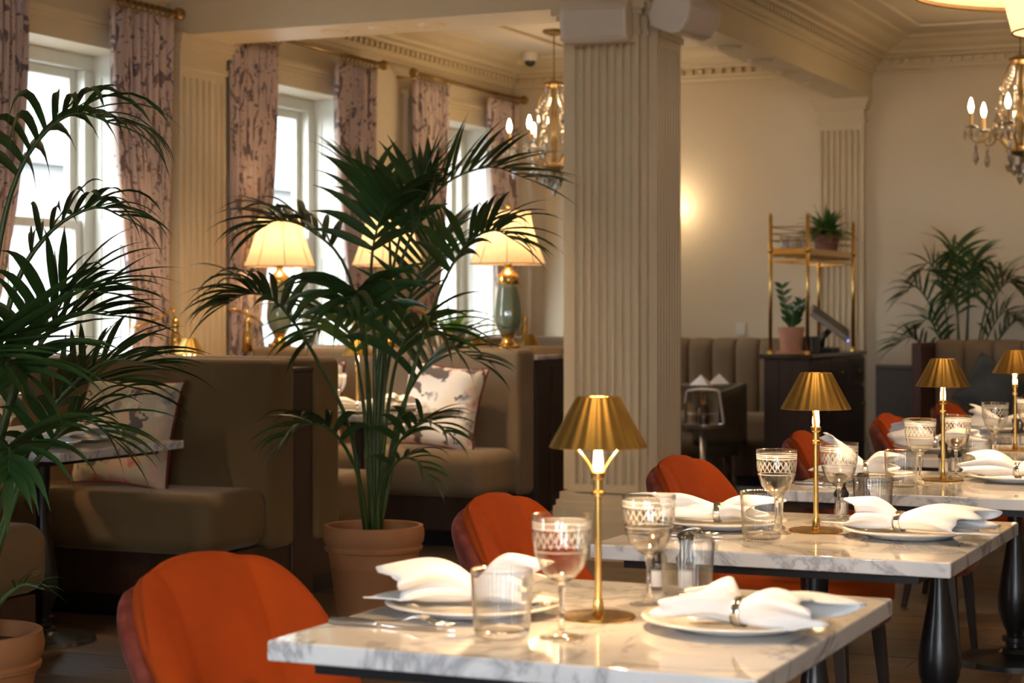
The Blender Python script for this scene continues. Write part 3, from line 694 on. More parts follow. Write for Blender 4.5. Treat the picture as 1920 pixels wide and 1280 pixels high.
def napkin(label, loc, rz, seed, La=.12, Lb=.14, fa=.06, fb=.075, hump=.03, tilt=0.0, spread=1.0, ring=True, mark=False, peak=0.0):
    # a square of linen drawn through a silver ring: pinched at the ring, opening into loose folds both ways
    t = thing('napkin', label, 'napkin', loc, rz, 'white linen napkins in silver rings'); r = random.Random(seed)
    p = [r.random()*6.28 for _ in range(8)]; m = MB(); nu, nv = 64, 30
    def fn(u, v):
        a = 2*pi*u; s = -1+2*v; k = abs(s); left = s < 0
        Lx = La if left else Lb; f = fa if left else fb
        e = k**1.25
        w = .021+(f-.021)*min(1, e*1.25)*spread; h = .017+hump*(.25*sin(pi*min(1, k))+.22*k)
        fold = 1+(.24*sin(3*a+p[0]+(1.2 if left else 2.9))+.13*sin(5*a+p[1]+s*2)+.09*sin(8*a+p[2]))*min(1, k*1.7)
        x = s*Lx*(1+.0*k)
        ext = (.05*max(0, cos(2*a+p[3]))**2+.035*max(0, cos(3*a+p[4]))**3)*k**3
        x += ext*(-1 if left else 1)
        y = w*cos(a)*fold+.012*sin(4*k+p[5])*k
        z = h*(1+sin(a)*fold*.95)+.004+peak*k**2*(1 if left else .15)*(.5+.5*sin(a))+ (tilt*s*.1)
        z -= .018*max(0, k-.75)*4*(.5-.5*sin(a))*.3
        rr = sqrt(x*x+y*y); return (x, y, max(z, .003+.0085*min(1, max(0, (rr-.085)/.05))+.004*k*abs(sin(3*a+p[6]))))
    m.grid(fn, nu, nv, True)
    m.build('cloth', linen, t, smooth=True, solid=.0022)
    if ring:
        rm = MB(); pts = []
        rm.grid(lambda u, v: ((v-.5)*.016+0, .0245*cos(2*pi*u), .0215+.0225*sin(2*pi*u)), 40, 4, True); rm.build('ring', silver, t, smooth=True, solid=.0025)
    if mark:
        mk = MB(); g = dict(p=[])
        z0 = .0475
        mk.tube([(-.07+.006*cos(q), -.018+.008*sin(q), .050) for q in [-.9+5.0*i/16 for i in range(17)]], .0007, 5); mk.tube([(-.078, -.026, .050), (-.062, -.026, .050)], .0007, 5)
        mk.build('monogram', plastic_b, t)
    return t
TT = .7505
def on(i): return 'on the %s marble table' % ORD[i] if i == 0 else 'on the %s table of the row' % ORD[i]
def setting(i, side, px, py, crot, napargs):
    nm = 'left' if side < 0 else 'right'
    shared('plate', PLM, 'white china plate at the %s place %s' % (nm, on(i)), 'plate', (px, py, TT), 0, 'white china plates')
    napkin('white linen napkin at the %s place %s' % (nm, on(i)), (px+napargs.pop('dx', 0), py+napargs.pop('dy', 0), TT+napargs.pop('dz', .012)), napargs.pop('rz', 0), **napargs)
def tumb(i, x, y, lab): shared('tumbler', TM, 'ribbed clear tumbler %s, %s' % (lab, on(i)), 'tumbler', (x, y, TT), .1*i, 'ribbed tumblers')
def wine(i, x, y, lab): shared('wine_glass', WG, 'etched stemmed wine glass %s, %s' % (lab, on(i)), 'wine glass', (x, y, TT), .2*i, 'etched wine glasses')
first = {}
def cutlery(i, side, x, y, rz):
    nm = 'left' if side < 0 else 'right'
    for key, pr_, dy in (('knife', KN, 0), ('fork', FK, .028)):
        lab = 'steel %s by the %s plate %s' % (key, nm, on(i)); c = (x-sin(rz)*dy, y+cos(rz)*dy, TT)
        if key not in first: first[key] = 1; pr_.location = c; pr_.rotation_euler = (0, 0, rz); pr_['label'] = lab
        else: dup(pr_, c, rz, lab)
def shakers(i, a, b):
    for k, (x, y) in enumerate((a, b)):
        lab = 'glass shaker with black top, %s of the pair, %s' % (('left', 'right')[k], on(i))
        if 'sk' not in first: first['sk'] = 1; SK.location = (x, y, TT); SK['label'] = lab
        else: dup(SK, (x, y, TT), 0, lab)
# nearest table
setting(0, -1, -1.36, 2.90, 0, dict(seed=11, rz=radians(200), dx=-.005, dy=.02, La=.08, Lb=.12, fa=.07, fb=.075, hump=.05, spread=1.1, peak=.01, ring=False))
setting(0, 1, -.915, 2.925, 0, dict(seed=5, rz=radians(-10), dx=.025, dy=-.05, La=.065, Lb=.115, fa=.07, fb=.055, hump=.034, spread=1.0))
tumb(0, -1.215, 2.69, 'in front of the left plate'); tumb(0, -1.085, 3.19, 'behind the lamp at right')
wine(0, -1.130, 2.725, 'left of the lamp'); wine(0, -1.120, 3.09, 'right of the lamp')
shakers(0, (-1.17, 3.27), (-1.12, 3.285))
cutlery(0, -1, -1.52, 2.70, 0); cutlery(0, 1, -.80, 3.20, pi*.99)
# second
setting(1, -1, -1.37, 4.28, 0, dict(seed=21, rz=radians(8), dx=-.01, dy=0, La=.13, Lb=.075, fa=.06, fb=.07, hump=.024, spread=.9, peak=.012))
setting(1, 1, -.93, 4.27, 0, dict(seed=8, rz=radians(-14), dx=-.02, dy=-.01, La=.09, Lb=.17, fa=.05, fb=.075, hump=.03, spread=1.0, peak=.012))
tumb(1, -1.218, 4.09, 'in front of the left plate'); tumb(1, -1.085, 4.57, 'behind the lamp at right')
wine(1, -1.218, 4.205, 'left of the lamp'); wine(1, -1.150, 4.50, 'right of the lamp')
shakers(1, (-1.175, 4.62), (-1.13, 4.655)); cutlery(1, -1, -1.52, 4.06, 0); cutlery(1, 1, -.78, 4.53, pi*.99)
# third
setting(2, -1, -1.37, 5.68, 0, dict(seed=31, rz=radians(10), dx=.0, dy=0, La=.09, Lb=.065, fa=.06, fb=.05, hump=.03, peak=.075))
setting(2, 1, -.94, 5.80, 0, dict(seed=14, rz=radians(175), dx=.0, dy=-.02, La=.13, Lb=.12, fa=.065, fb=.06, hump=.045, mark=True))
tumb(2, -1.215, 5.46, 'in front of the left plate'); tumb(2, -1.105, 6.02, 'behind the lamp at right')
wine(2, -1.19, 5.60, 'left of the lamp'); wine(2, -1.135, 5.85, 'right of the lamp')
shakers(2, (-1.195, 5.97), (-1.172, 6.03)); cutlery(2, -1, -1.52, 5.44, 0); cutlery(2, 1, -.78, 5.99, pi*.99)
# fourth and fifth
setting(3, -1, -1.42, 6.93, 0, dict(seed=41, rz=radians(15), La=.11, Lb=.12, fa=.06, fb=.07, hump=.035, peak=.04))
setting(3, 1, -.92, 7.0, 0, dict(seed=42, rz=radians(170), La=.11, Lb=.12, fa=.06, fb=.07, hump=.03))
tumb(3, -1.235, 6.78, 'in front of the left plate'); tumb(3, -1.10, 7.32, 'behind the lamp at right'); wine(3, -1.17, 6.72, 'left of the lamp'); wine(3, -1.13, 7.2, 'right of the lamp'); shakers(3, (-1.195, 7.30), (-1.175, 7.36))
setting(4, -1, -1.40, 8.2, 0, dict(seed=51, rz=radians(-10), La=.11, Lb=.12, fa=.06, fb=.07, hump=.03, peak=.04)); setting(4, 1, -.92, 8.3, 0, dict(seed=52, rz=radians(165), La=.11, Lb=.12, fa=.06, fb=.07, hump=.03))
tumb(4, -1.19, 8.04, 'in front of the left plate'); wine(4, -1.17, 8.20, 'left of the lamp'); wine(4, -1.12, 8.55, 'right of the lamp')
# booth tables
def bset(px, py, lab, nd):
    shared('plate', PLM, 'white china plate %s' % lab, 'plate', (px, py, TT), 0, 'white china plates'); napkin('white linen napkin %s' % lab, (px, py, TT+.012), **nd)
bset(-4.50, 5.80, 'on the booth table before the leftmost cushion, near side', dict(rz=.3, seed=61, hump=.025)); bset(-4.55, 6.14, 'on the booth table before the leftmost cushion, far side', dict(rz=2.8, seed=62, hump=.03))
bset(-4.52, 8.72, 'on the booth table behind the palm stems', dict(rz=1.9, seed=63, hump=.04)); bset(-4.58, 8.40, 'on the booth table behind the palm, near side', dict(rz=.4, seed=64))
for n_, (x, y, lab) in enumerate(((-4.78, 5.78, 'among the left palm leaves on a booth table'), (-4.84, 8.42, 'left of the palm stems on a booth table'))):
    shared('tumbler', TM, 'ribbed clear tumbler %s' % lab, 'tumbler', (x, y, TT), 0, 'ribbed tumblers')
shared('wine_glass', WG, 'etched wine glass behind the palm stems on a booth table', 'wine glass', (-4.815, 8.62, TT), 0, 'etched wine glasses')
shared('wine_glass', WG, 'etched wine glass behind the left palm on a booth table', 'wine glass', (-4.80, 6.0, TT), 0, 'etched wine glasses')

# ------------------------------------------------------------------ cushions
def cushion(label, loc, rot, w, mat, pipe, seed=0, thick=.085, grp=None):
    t = thing('cushion', label, 'cushion', loc, 0, grp); t.rotation_euler = rot; m = MB(); n = 24
    def P(u, v, sg):
        a, b = 2*u-1, 2*v-1
        k = 1-.10*(1-a*a) if False else 1
        x = a*w/2*(1-.09*(1-b*b)**1 * abs(a)**2); z = b*w/2*(1-.09*(1-a*a) * abs(b)**2)
        return (x, sg*thick*((1-a**4)*(1-b**4))**.6*(1+.12*sin(5*a+seed)*sin(4*b+seed)), z+w/2)
    m.grid(lambda u, v: P(u, v, -1), n, n); m.grid(lambda u, v: P(1-u, v, 1), n, n)
    m.build('cover', mat, t, smooth=True)
    ed = [P(u, 0, 1) for u in [i/20 for i in range(20)]]+[P(1, v, 1) for v in [i/20 for i in range(20)]]+[P(1-u, 1, 1) for u in [i/20 for i in range(20)]]+[P(0, 1-v, 1) for v in [i/20 for i in range(21)]]
    MB().tube(ed, .006, 6, False).build('piping', pipe, t, smooth=True)
    return t
red_pipe = M('red_piping', (.14, .012, .012), .7, c2=(.11, .01, .01), ns=20); blue_gr = M('slate_velvet', (.085, .095, .10), .8, c2=(.045, .055, .06), ns=7, sheen=.6, sheentint=(.6, .7, .75))
cushion('floral cushion with dark red piping leaning in the left booth', (-4.80, 6.70, .515), (radians(-14), radians(3), radians(4)), .47, floral_a, red_pipe, 1)
cushion('floral cushion with red and navy blooms leaning in the booth by the column', (-4.60, 9.28, .515), (radians(-14), radians(6), radians(3)), .47, floral_b, red_pipe, 2)
cushion('floral cushion half hidden by palm leaves at the window end of the booth', (-5.4, 9.30, .515), (radians(-13), radians(-4), radians(0)), .46, floral_b, red_pipe, 3)

# ------------------------------------------------------------------ big bell-shade lamps
def bell_lamp():
    t = thing('bell_lamp', 'tall green glazed vase lamp with cream bell shade, right of the palm', 'lamp', (0, 0, 0), 0, 'big vase lamps on the booth divider')
    MB().lathe([(0, 0), (.066, 0), (.068, .016), (.046, .024), (.036, .036), (.030, .055), (.040, .076), (.05, .08), (0, .08)], 32).build('base', brass, t, auto=True)
    MB().lathe([(0, .078), (.04, .08), (.062, .115), (.074, .155), (.075, .19), (.068, .26), (.058, .33), (.055, .36), (0, .36)], 64, mod=lambda a, r, z: 1+.03*cos(8*a) if .09 < z < .34 else 1).build('vase', celadon, t, smooth=True)
    MB().lathe([(0, .355), (.057, .355), (.060, .36), (.060, .40), (.055, .407), (.040, .42), (.024, .435), (.016, .45), (.021, .458), (.021, .466), (.010, .475), (.010, .54), (0, .54)], 28).build('neck', brass, t, auto=True)
    def rr(q): return .125+(.208-.125)*(q**1.5)
    prof = [(rr(q), .757-.292*q) for q in [k/14 for k in range(15)]]
    MB().lathe(prof, 64).build('shade', shade_m, t, smooth=True)
    for k in range(8):
        a = 2*pi*(k+.5)/8; MB().tube([(r*1.004*cos(a), r*1.004*sin(a), z) for r, z in prof], .0022, 5).build('seam', brass_dk, t, smooth=True)
    st_ = M('shade_trim', (.45, .32, .18), .8, c2=(.40, .28, .15), ns=30)
    for r, z in (prof[0], prof[-1]): MB().tube([(r*cos(2*pi*k/48), r*sin(2*pi*k/48), z) for k in range(49)], .0035, 5, False).build('edge_trim', st_, t, smooth=True)
    m = MB().tube([(-.125, 0, .754), (.125, 0, .754)], .002, 5).tube([(0, -.125, .754), (0, .125, .754)], .002, 5).tube([(0, 0, .54), (0, 0, .775)], .004, 6).ball((0, 0, .785), .014).lathe([(.006, .795), (.004, .82), (0, .825)], 10); m.build('finial', brass, t, smooth=True)
    MB().ball((0, 0, .60), .03, 14, 10, 1.3).build('bulb', bulb_m, t, smooth=True)
    light('lamp_light', 'POINT', (0, 0, .60), 10, WARM2, .045, None, t)
    return t
bl = bell_lamp(); bl.location = (-4.32, 9.648, 1.05)
dup(bl, (-5.77, 9.64, 1.05), .3, 'tall vase lamp with cream bell shade, left of the palm before the curtain')
dup(bl, (-5.06, 9.648, 1.05), .7, 'tall vase lamp with cream bell shade mostly hidden behind the palm fronds')

# ------------------------------------------------------------------ plants
def pot(t, r, h, mat, rim=True, saucer=False):
    k = r
    pr = [(0, 0), (k*.66, 0), (k*.68, .01), (k*.86, h*.60), (k*.87, h*.605), (k*.88, h*.63), (k*.865, h*.635), (k*.92, h*.76), (k*.97, h*.77), (k*.985, h*.80), (k*.955, h*.815), (k*.96, h*.83), (k*1.0, h*.85), (k*1.02, h*.92), (k*.99, h), (k*.91, h), (k*.90, h*.9), (k*.84, h*.88)]
    if not rim: pr = [(0, 0), (k*.78, 0), (k*.80, .005), (k*.93, h*.8), (k*.99, h*.8), (k, h), (k*.92, h), (k*.88, h*.9)]
    MB().lathe(pr, 48).build('pot', mat, t, auto=True); MB().lathe([(k*.88, h*.9), (k*.5, h*.93), (0, h*.94)], 24).build('soil', soil, t, smooth=True)
def bez(ps, n):
    ps = [Vector(p) for p in ps]; out = []
    # Catmull-Rom through the points
    q = [ps[0]*2-ps[1]]+ps+[ps[-1]*2-ps[-2]]; seg = len(ps)-1
    for i in range(n):
        u = i/(n-1)*seg; k = min(int(u), seg-1); f = u-k; a, b, c, d = q[k:k+4]
        out.append(.5*((2*b)+(c-a)*f+(2*a-5*b+4*c-d)*f*f+(3*b-a-3*c+d)*f**3))
    return out
def leaflet_mesh(base, d, nrm, ln, wd, droop, rnd, lat=Vector((0, 0, 0))):
    m = MB(); k = 9; p = Vector(base); d = Vector(d).normalized()
    for i in range(k):
        q = i/(k-1); w = wd*max(.03, (sin(pi*min(1, .12+q*.9))**.75)*(1-q**3*.85))
        side = d.cross(nrm); side = side.normalized() if side.length > 1e-5 else Vector((1, 0, 0))
        n2 = side.cross(d).normalized()
        m.v += [tuple(p-side*w*.5+n2*w*.13), tuple(p-n2*w*.06), tuple(p+side*w*.5+n2*w*.13)]
        p = p+d*(ln/(k-1)); d = (d+Vector((0, 0, -droop/(k-1)*(.4+1.6*q)))).normalized()
    for i in range(k-1):
        a = i*3; m.f += [(a, a+1, a+4, a+3), (a+1, a+2, a+5, a+4)]
    return m
def palm(t, fronds, seed, rstem=.008, yng=(), count=300):
    rnd = random.Random(seed); allf = []
    for fi, F in enumerate(fronds):
        pts = bez(F['p'], 22); L_ = sum((pts[i+1]-pts[i]).length for i in range(21))
        rads = [rstem*(1.25-1.0*i/21) for i in range(22)]
        fo = MB().tube(pts, rads, 6).build('frond', stem_m, t, smooth=True)
        mat = leaf_b if fi in yng else leaf_a
        n = F.get('n', 13); s0 = F.get('s0', .45); ll = F.get('l', .36); wd = F.get('w', .034); dr = F.get('d', .6)
        for j in range(n):
            q = s0+(1-s0)*(j+.3)/n; u = q*21; k = min(int(u), 20); P = pts[k].lerp(pts[k+1], u-k); tan = (pts[min(k+2, 21)]-pts[max(k-1, 0)]).normalized()
            sd = tan.cross(Vector((0, 0, 1))); sd = sd.normalized() if sd.length > .05 else Vector((1, .3, 0)).normalized()
            up = sd.cross(tan).normalized(); g = (j+.5)/n
            al = radians(62-34*g); prof = (.55+.6*sin(pi*(.15+.75*g)))*(1-.35*g)
            for sg in (-1, 1):
                dirv = tan*cos(al)+sd*sg*sin(al)+up*(.28+.15*rnd.random())
                dirv += Vector((rnd.uniform(-.1, .1), rnd.uniform(-.1, .1), rnd.uniform(-.08, .08)))
                ln = ll*prof*rnd.uniform(.9, 1.1)
                nr = (up-tan*.2+sd*sg*-.35).normalized()
                allf.append((ln, fo, leaflet_mesh(P, dirv, nr, ln, wd*(.8+.4*rnd.random())*(1-.35*g), dr*rnd.uniform(.7, 1.35), rnd), mat))
        allf.append((ll*.6, fo, leaflet_mesh(pts[-1], pts[-1]-pts[-3], Vector((0, .2, 1)).normalized(), ll*.6, wd*.8, dr, rnd), mat))
    allf.sort(key=lambda a: -a[0])
    for ln, fo, m, mat in allf[:count]: m.build('leaflet', mat, fo, smooth=True)
    if len(allf) > count:
        r = MB()
        for ln, fo, m, mat in allf[count:]: r.add(m.v, m.f)
        r.build('small_leaflets', leaf_a, t, smooth=True)['kind'] = 'stuff'
RV = Vector((cos(radians(24)), sin(radians(24)), 0)); FV = Vector((-sin(radians(24)), cos(radians(24)), 0))
def ru(pts): return [RV*r+FV*a+Vector((0, 0, z)) for r, z, a in pts]
pc = thing('potted_palm', 'tall kentia palm in a terracotta pot in the middle of the room', 'palm', (-3.543, 6.63, 0))
pot(pc, .195, .42, terra)
B0 = (0, .38, 0)
palm(pc, [
 dict(p=ru([(.012, .38, 0), (.02, .95, .02), (.09, 1.40, .04), (.24, 1.72, .08), (.44, 1.82, .06), (.60, 1.77, .0)]), l=.42, w=.039, n=15, s0=0.48, d=.35),
 dict(p=ru([(-.01, .38, .01), (.01, 1.0, .06), (.08, 1.48, .12), (.15, 1.72, .2), (.22, 1.84, .24)]), l=.34, w=.039, n=12, s0=0.55, d=.3),
 dict(p=ru([(-.03, .38, 0), (-.09, .80, -.05), (-.24, 1.12, -.12), (-.36, 1.29, -.18), (-.46, 1.32, -.22), (-.54, 1.28, -.25)]), l=.38, w=.039, n=14, s0=0.48, d=1.2),
 dict(p=ru([(-.01, .38, .02), (-.03, 1.0, .1), (-.12, 1.42, .16), (-.27, 1.58, .2), (-.40, 1.62, .24), (-.47, 1.59, .26)]), l=.36, w=.039, n=14, s0=0.48, d=1.0),
 dict(p=ru([(0, .38, .02), (.04, 1.1, .1), (.05, 1.52, .2), (-.02, 1.74, .3), (-.14, 1.86, .36)]), l=.34, w=.039, n=12, s0=0.55, d=.55),
 dict(p=ru([(.02, .38, -.01), (.13, .92, -.06), (.25, 1.30, -.12), (.36, 1.50, -.18), (.47, 1.56, -.22), (.55, 1.52, -.26)]), l=.36, w=.039, n=14, s0=0.48, d=.9),
 dict(p=ru([(.01, .38, -.03), (.04, .62, -.12), (.13, .78, -.22), (.22, .84, -.30), (.30, .80, -.36)]), l=.25, w=.030, n=9, s0=0.43, d=1.1),
 dict(p=ru([(-.02, .38, -.03), (-.05, .62, -.12), (-.13, .79, -.22), (-.22, .83, -.28), (-.30, .78, -.34)]), l=.28, w=.034, n=9, s0=0.43, d=1.3),
 dict(p=ru([(0, .38, -.03), (-.01, .88, -.14), (-.015, 1.18, -.26), (-.03, 1.32, -.38), (-.06, 1.28, -.48)]), l=.36, w=.039, n=12, s0=0.53, d=1.5),
 dict(p=ru([(.02, .38, .03), (.08, .80, .12), (.18, 1.02, .22), (.29, 1.10, .3), (.40, 1.05, .36)]), l=.34, w=.034, n=11, s0=0.43, d=.8),
 dict(p=ru([(.02, .38, -.04), (.03, .55, -.1), (.10, .68, -.18), (.17, .69, -.22), (.24, .62, -.28)]), l=.20, w=.026, n=7, s0=0.43, d=1.2),
 dict(p=ru([(0, .38, 0), (.04, 1.0, .14), (.13, 1.32, .28), (.21, 1.50, .42), (.27, 1.60, .54)]), l=.34, w=.024, n=16, s0=0.43, d=.25),
 dict(p=ru([(-.01, .38, .03), (-.05, .86, .16), (-.11, 1.14, .28), (-.20, 1.22, .38), (-.30, 1.14, .46)]), l=.36, w=.039, n=12, s0=0.43, d=.9),
 dict(p=ru([(.01, .38, -.02), (.06, .86, -.10), (.12, 1.12, -.20), (.22, 1.20, -.30), (.30, 1.14, -.36)]), l=.34, w=.04, n=10, s0=0.43, d=1.1),
 dict(p=ru([(0, .38, .01), (.0, 1.06, .05), (-.01, 1.45, .02), (.05, 1.66, -.06), (.12, 1.70, -.16)]), l=.36, w=.039, n=12, s0=0.53, d=.7),
], 7, .008, (12,))
plf = thing('potted_palm', 'big kentia palm in a terracotta pot cut by the left frame edge', 'palm', (-3.34, 3.985, 0))
pot(plf, .205, .42, terra)
palm(plf, [
 dict(p=ru([(.0, .38, 0), (.05, 1.0, .02), (.08, 1.40, .04), (.15, 1.64, .03), (.28, 1.765, .0), (.42, 1.73, -.03)]), l=.36, w=.030, n=13, s0=.56, d=2.2),
 dict(p=ru([(.02, .38, 0), (.08, .86, .02), (.16, 1.14, .02), (.27, 1.30, 0), (.38, 1.30, -.02)]), l=.34, w=.034, n=13, s0=.48, d=.7),
 dict(p=ru([(.03, .38, 0), (.12, .78, .04), (.22, 1.0, .06), (.36, 1.12, .06), (.50, 1.11, .04)]), l=.32, w=.03, n=13, s0=.48, d=.75),
 dict(p=ru([(.03, .38, -.02), (.14, .74, -.06), (.24, .90, -.10), (.34, .98, -.12), (.42, .93, -.14)]), l=.30, w=.026, n=12, s0=.45, d=1.1),
 dict(p=ru([(.0, .38, .02), (.06, .85, .10), (.12, 1.10, .18), (.22, 1.24, .24), (.34, 1.24, .28)]), l=.34, w=.034, n=12, s0=.5, d=.6),
 dict(p=ru([(.02, .38, -.05), (.09, .66, -.14), (.15, .86, -.22), (.20, .92, -.30), (.22, .86, -.38)]), l=.30, w=.036, n=10, s0=.48, d=1.3),
 dict(p=ru([(.04, .38, -.08), (.12, .50, -.12), (.19, .56, -.14), (.25, .55, -.15)]), l=.12, w=.012, n=4, s0=.55, d=.9),
 dict(p=ru([(.01, .38, -.02), (.06, .80, -.10), (.11, 1.02, -.18), (.17, 1.13, -.26), (.25, 1.10, -.34)]), l=.34, w=.038, n=11, s0=.5, d=.9),
 dict(p=ru([(.0, .38, .03), (.04, .95, .08), (.10, 1.30, .12), (.19, 1.46, .14), (.31, 1.53, .14), (.40, 1.50, .12)]), l=.28, w=.030, n=10, s0=.5, d=1.5),
 dict(p=ru([(-.02, .38, 0), (-.04, 1.0, .02), (-.08, 1.5, .06), (-.18, 1.8, .06), (-.36, 1.86, .02)]), l=.36, w=.034, n=12, s0=.55, d=.9),
 dict(p=ru([(-.03, .38, .01), (-.12, .9, .03), (-.26, 1.2, .05), (-.44, 1.34, .04), (-.62, 1.28, .0)]), l=.36, w=.034, n=12, s0=.5, d=.9),
 dict(p=ru([(.0, .38, -.05), (.03, .8, -.13), (.06, 1.05, -.22), (.13, 1.17, -.32), (.2, 1.14, -.42)]), l=.40, w=.034, n=11, s0=.45, d=.25),
 dict(p=ru([(.0, .38, .04), (.06, .74, .14), (.14, .95, .24), (.26, 1.06, .3), (.38, 1.04, .34)]), l=.32, w=.034, n=11, s0=.45, d=.8),
], 9, .009, (10,))
pr_ = thing('potted_palm', 'kentia palm behind the channelled banquette at the far right wall', 'palm', (-2.52, 13.22, 0))
pot(pr_, .19, .42, terra)
fr = []
for k, (az, r_, h_) in enumerate(((0, .40, 1.45), (25, .42, 1.5), (60, .25, 1.62), (180, .42, 1.42), (205, .36, 1.2), (160, .30, 1.58), (110, .18, 1.68), (-30, .40, 1.25), (-70, .2, 1.5), (240, .2, 1.42), (350, .5, 1.2), (190, .48, 1.08))):
    ca, sa = cos(radians(az)), sin(radians(az))*.8
    fr.append(dict(p=ru([(0, .38, 0), (.08*ca*r_/.4, .8, .08*sa), (r_*.45*ca, h_*.86, r_*.3*sa), (r_*.75*ca, h_, r_*.5*sa), (r_*ca, h_-.06, r_*.7*sa)]), l=.30, w=.03, n=11, s0=.5, d=.8))
palm(pr_, fr, 12)
def fern(name, label, loc, n, lo, hi, mat, potargs, seed, w=.05, up=.9):
    t = thing(name, label, 'plant', loc); pot(t, *potargs); r_ = random.Random(seed); h = potargs[1]
    for k in range(n):
        az = 2*pi*k/n*2.618+r_.random()*.5; L_ = r_.uniform(lo, hi); el = up*r_.uniform(.45, 1.45)
        pts = []; p = Vector((.02*cos(az), .02*sin(az), h*.93)); d = Vector((cos(az)*cos(el), sin(az)*cos(el), sin(el)))
        for i in range(13): pts.append(p.copy()); p = p+d*L_/12; d = (d+Vector((0, 0, -.14))).normalized()
        m = MB(); m.tube(pts, .0018, 4)
        for i in range(1, 13):
            q = i/12; ww = w*(sin(pi*min(1, .2+q*.8))**.8)*(1-.5*q); tg = (pts[i]-pts[i-1]).normalized(); sd = tg.cross(Vector((0, 0, 1))).normalized()
            for sg in (-1, 1):
                for o in (0, .5):
                    b = pts[i-1].lerp(pts[i], o); e = b+sd*sg*ww+tg*ww*.5+Vector((0, 0, -.1*ww)); a = tg*L_/12*.27
                    m.add([b-a, b+a, e+a*.3, e-a*.3], [(0, 1, 2, 3)])
        m.build('frond', mat, t)
    return t
fern('potted_fern', 'bright green fern in a small terracotta pot on the booth divider', (-4.66, 9.648, 1.05), 26, .14, .26, fern_m, (.075, .085, terra, False), 3, .034)
fern('potted_fern', 'dark green bushy fern in a brown pot on the brass shelf', (-3.45, 13.15, 1.666), 90, .13, .25, fern_d, (.095, .125, terra3, False), 4, .042, 1.05)
# ------------------------------------------------------------------ chandeliers, pendant, wall lamp
def chandelier():
    t = thing('chandelier', 'gilt candle chandelier with crystal drops hanging left of the column', 'chandelier', (0, 0, 0), 0, 'gilt crystal chandeliers')
    MB().lathe([(0, 3.16), (.02, 3.16), (.075, 3.18), (.08, 3.199), (0, 3.199)], 24).build('canopy', brass_dk, t, auto=True)
    MB().tube([(0, 0, 2.86), (0, 0, 3.17)], .005, 6).build('chain', brass_dk, t, smooth=True)
    MB().lathe([(0, 2.86), (.015, 2.86), (.07, 2.835), (.072, 2.82), (.02, 2.80), (.012, 2.72), (.018, 2.6), (.012, 2.5), (.026, 2.42), (.014, 2.34), (.02, 2.29), (.085, 2.265), (.09, 2.25), (.02, 2.22), (.012, 2.18), (0, 2.17)], 20).build('stem', brass_dk, t, auto=True)
    dr = MB(); r_ = random.Random(3)
    def drop(x, y, z, s):
        s *= 1.5
        dr.lathe([(0, 0), (.007*s, -.006*s), (.010*s, -.03*s), (.004*s, -.045*s), (0, -.05*s)], 6, (x, y, z)); dr.ball((x, y, z+.012*s), .006*s, 6, 4)
    for k in range(6):
        a = 2*pi*k/6+.35; c, s = cos(a), sin(a)
        def P(r, z): return (r*c, r*s, z)
        arm = MB().tube(bez([P(.07, 2.26), P(.13, 2.33), P(.18, 2.36), P(.23, 2.32), P(.28, 2.31), P(.31, 2.35), P(.31, 2.40)], 24), .0055, 7)
        arm.tube(bez([P(.05, 2.82), P(.085, 2.76), P(.115, 2.66), P(.115, 2.55), P(.15, 2.45), P(.19, 2.36)], 20), .0045, 6); arm.build('arm', brass_dk, t, smooth=True)
        MB().lathe([(.0, 2.395), (.03, 2.402), (.042, 2.415), (.03, 2.408), (0, 2.405)], 12, (.31*c, .31*s, 0)).build('drip_pan', crystal, t, smooth=True)
        MB().lathe([(.0, 2.40), (.0115, 2.40), (.0115, 2.495), (0, 2.497)], 12, (.31*c, .31*s, 0)).build('candle_sleeve', ivory, t, auto=True)
        MB().lathe([(0, 2.495), (.009, 2.50), (.017, 2.53), (.013, 2.555), (.005, 2.58), (0, 2.59)], 12, (.31*c, .31*s, 0)).build('bulb', flame_m, t, smooth=True)
        for q in range(4): drop(.31*c+.036*cos(q*1.57), .31*s+.036*sin(q*1.57), 2.385, .8)
        drop(.28*c, .28*s, 2.26, 1.25); drop(.28*c, .28*s, 2.30, .7); drop(.14*c, .14*s, 2.50, 1.4); drop(.115*c, .115*s, 2.62, 1.2); drop(.075*c, .075*s, 2.235, 1.5)
        drop(.16*c, .16*s, 2.42, 1.3)
        for q in range(9):
            f = q/8; dr.ball(((.06+.06*f-.03*sin(pi*f))*c, (.06+.06*f-.03*sin(pi*f))*s, 2.82-.17*f), .0095, 6, 4)
        drop(.04*c, .04*s, 2.19, 1.2)
    drop(0, 0, 2.165, 1.6)
    dr.build('crystal_drops', crystal, t)['kind'] = 'stuff'
    light('chandelier_light', 'POINT', (0, 0, 2.62), 6, WARM2, .16, None, t)
    return t
cd = chandelier(); cd.location = (-5.14, 12.26, 0)
dup(cd, (-1.98, 12.26, 0), .1, 'gilt candle chandelier with crystal drops at the right frame edge')
silk2 = shade_m
pd = thing('pendant_light', 'two tier cream drum pendant cut by the top right corner', 'pendant lamp', (-1.0, 7.2, 0))
MB().lathe([(.56, 2.43), (.56, 2.78)], 72).build('upper_shade', shade_m, pd, smooth=True)
MB().lathe([(.0, 2.445), (.56, 2.445)], 72).build('diffuser', shade_m, pd, smooth=True)
MB().lathe([(.19, 2.27), (.23, 2.43)], 48).build('lower_shade', shade_m, pd, smooth=True)
MB().lathe([(.0, 2.775), (.56, 2.775)], 72).build('uplight_blocker', linen, pd, smooth=True)  # unseen disc added to keep the drum's light off the ceiling
m = MB()
for r, z in ((.56, 2.43), (.56, 2.78), (.19, 2.27)): m.tube([(r*cos(2*pi*k/64), r*sin(2*pi*k/64), z) for k in range(65)], .004, 5, False)
m.build('wire_trim', brass_dk, pd, smooth=True)
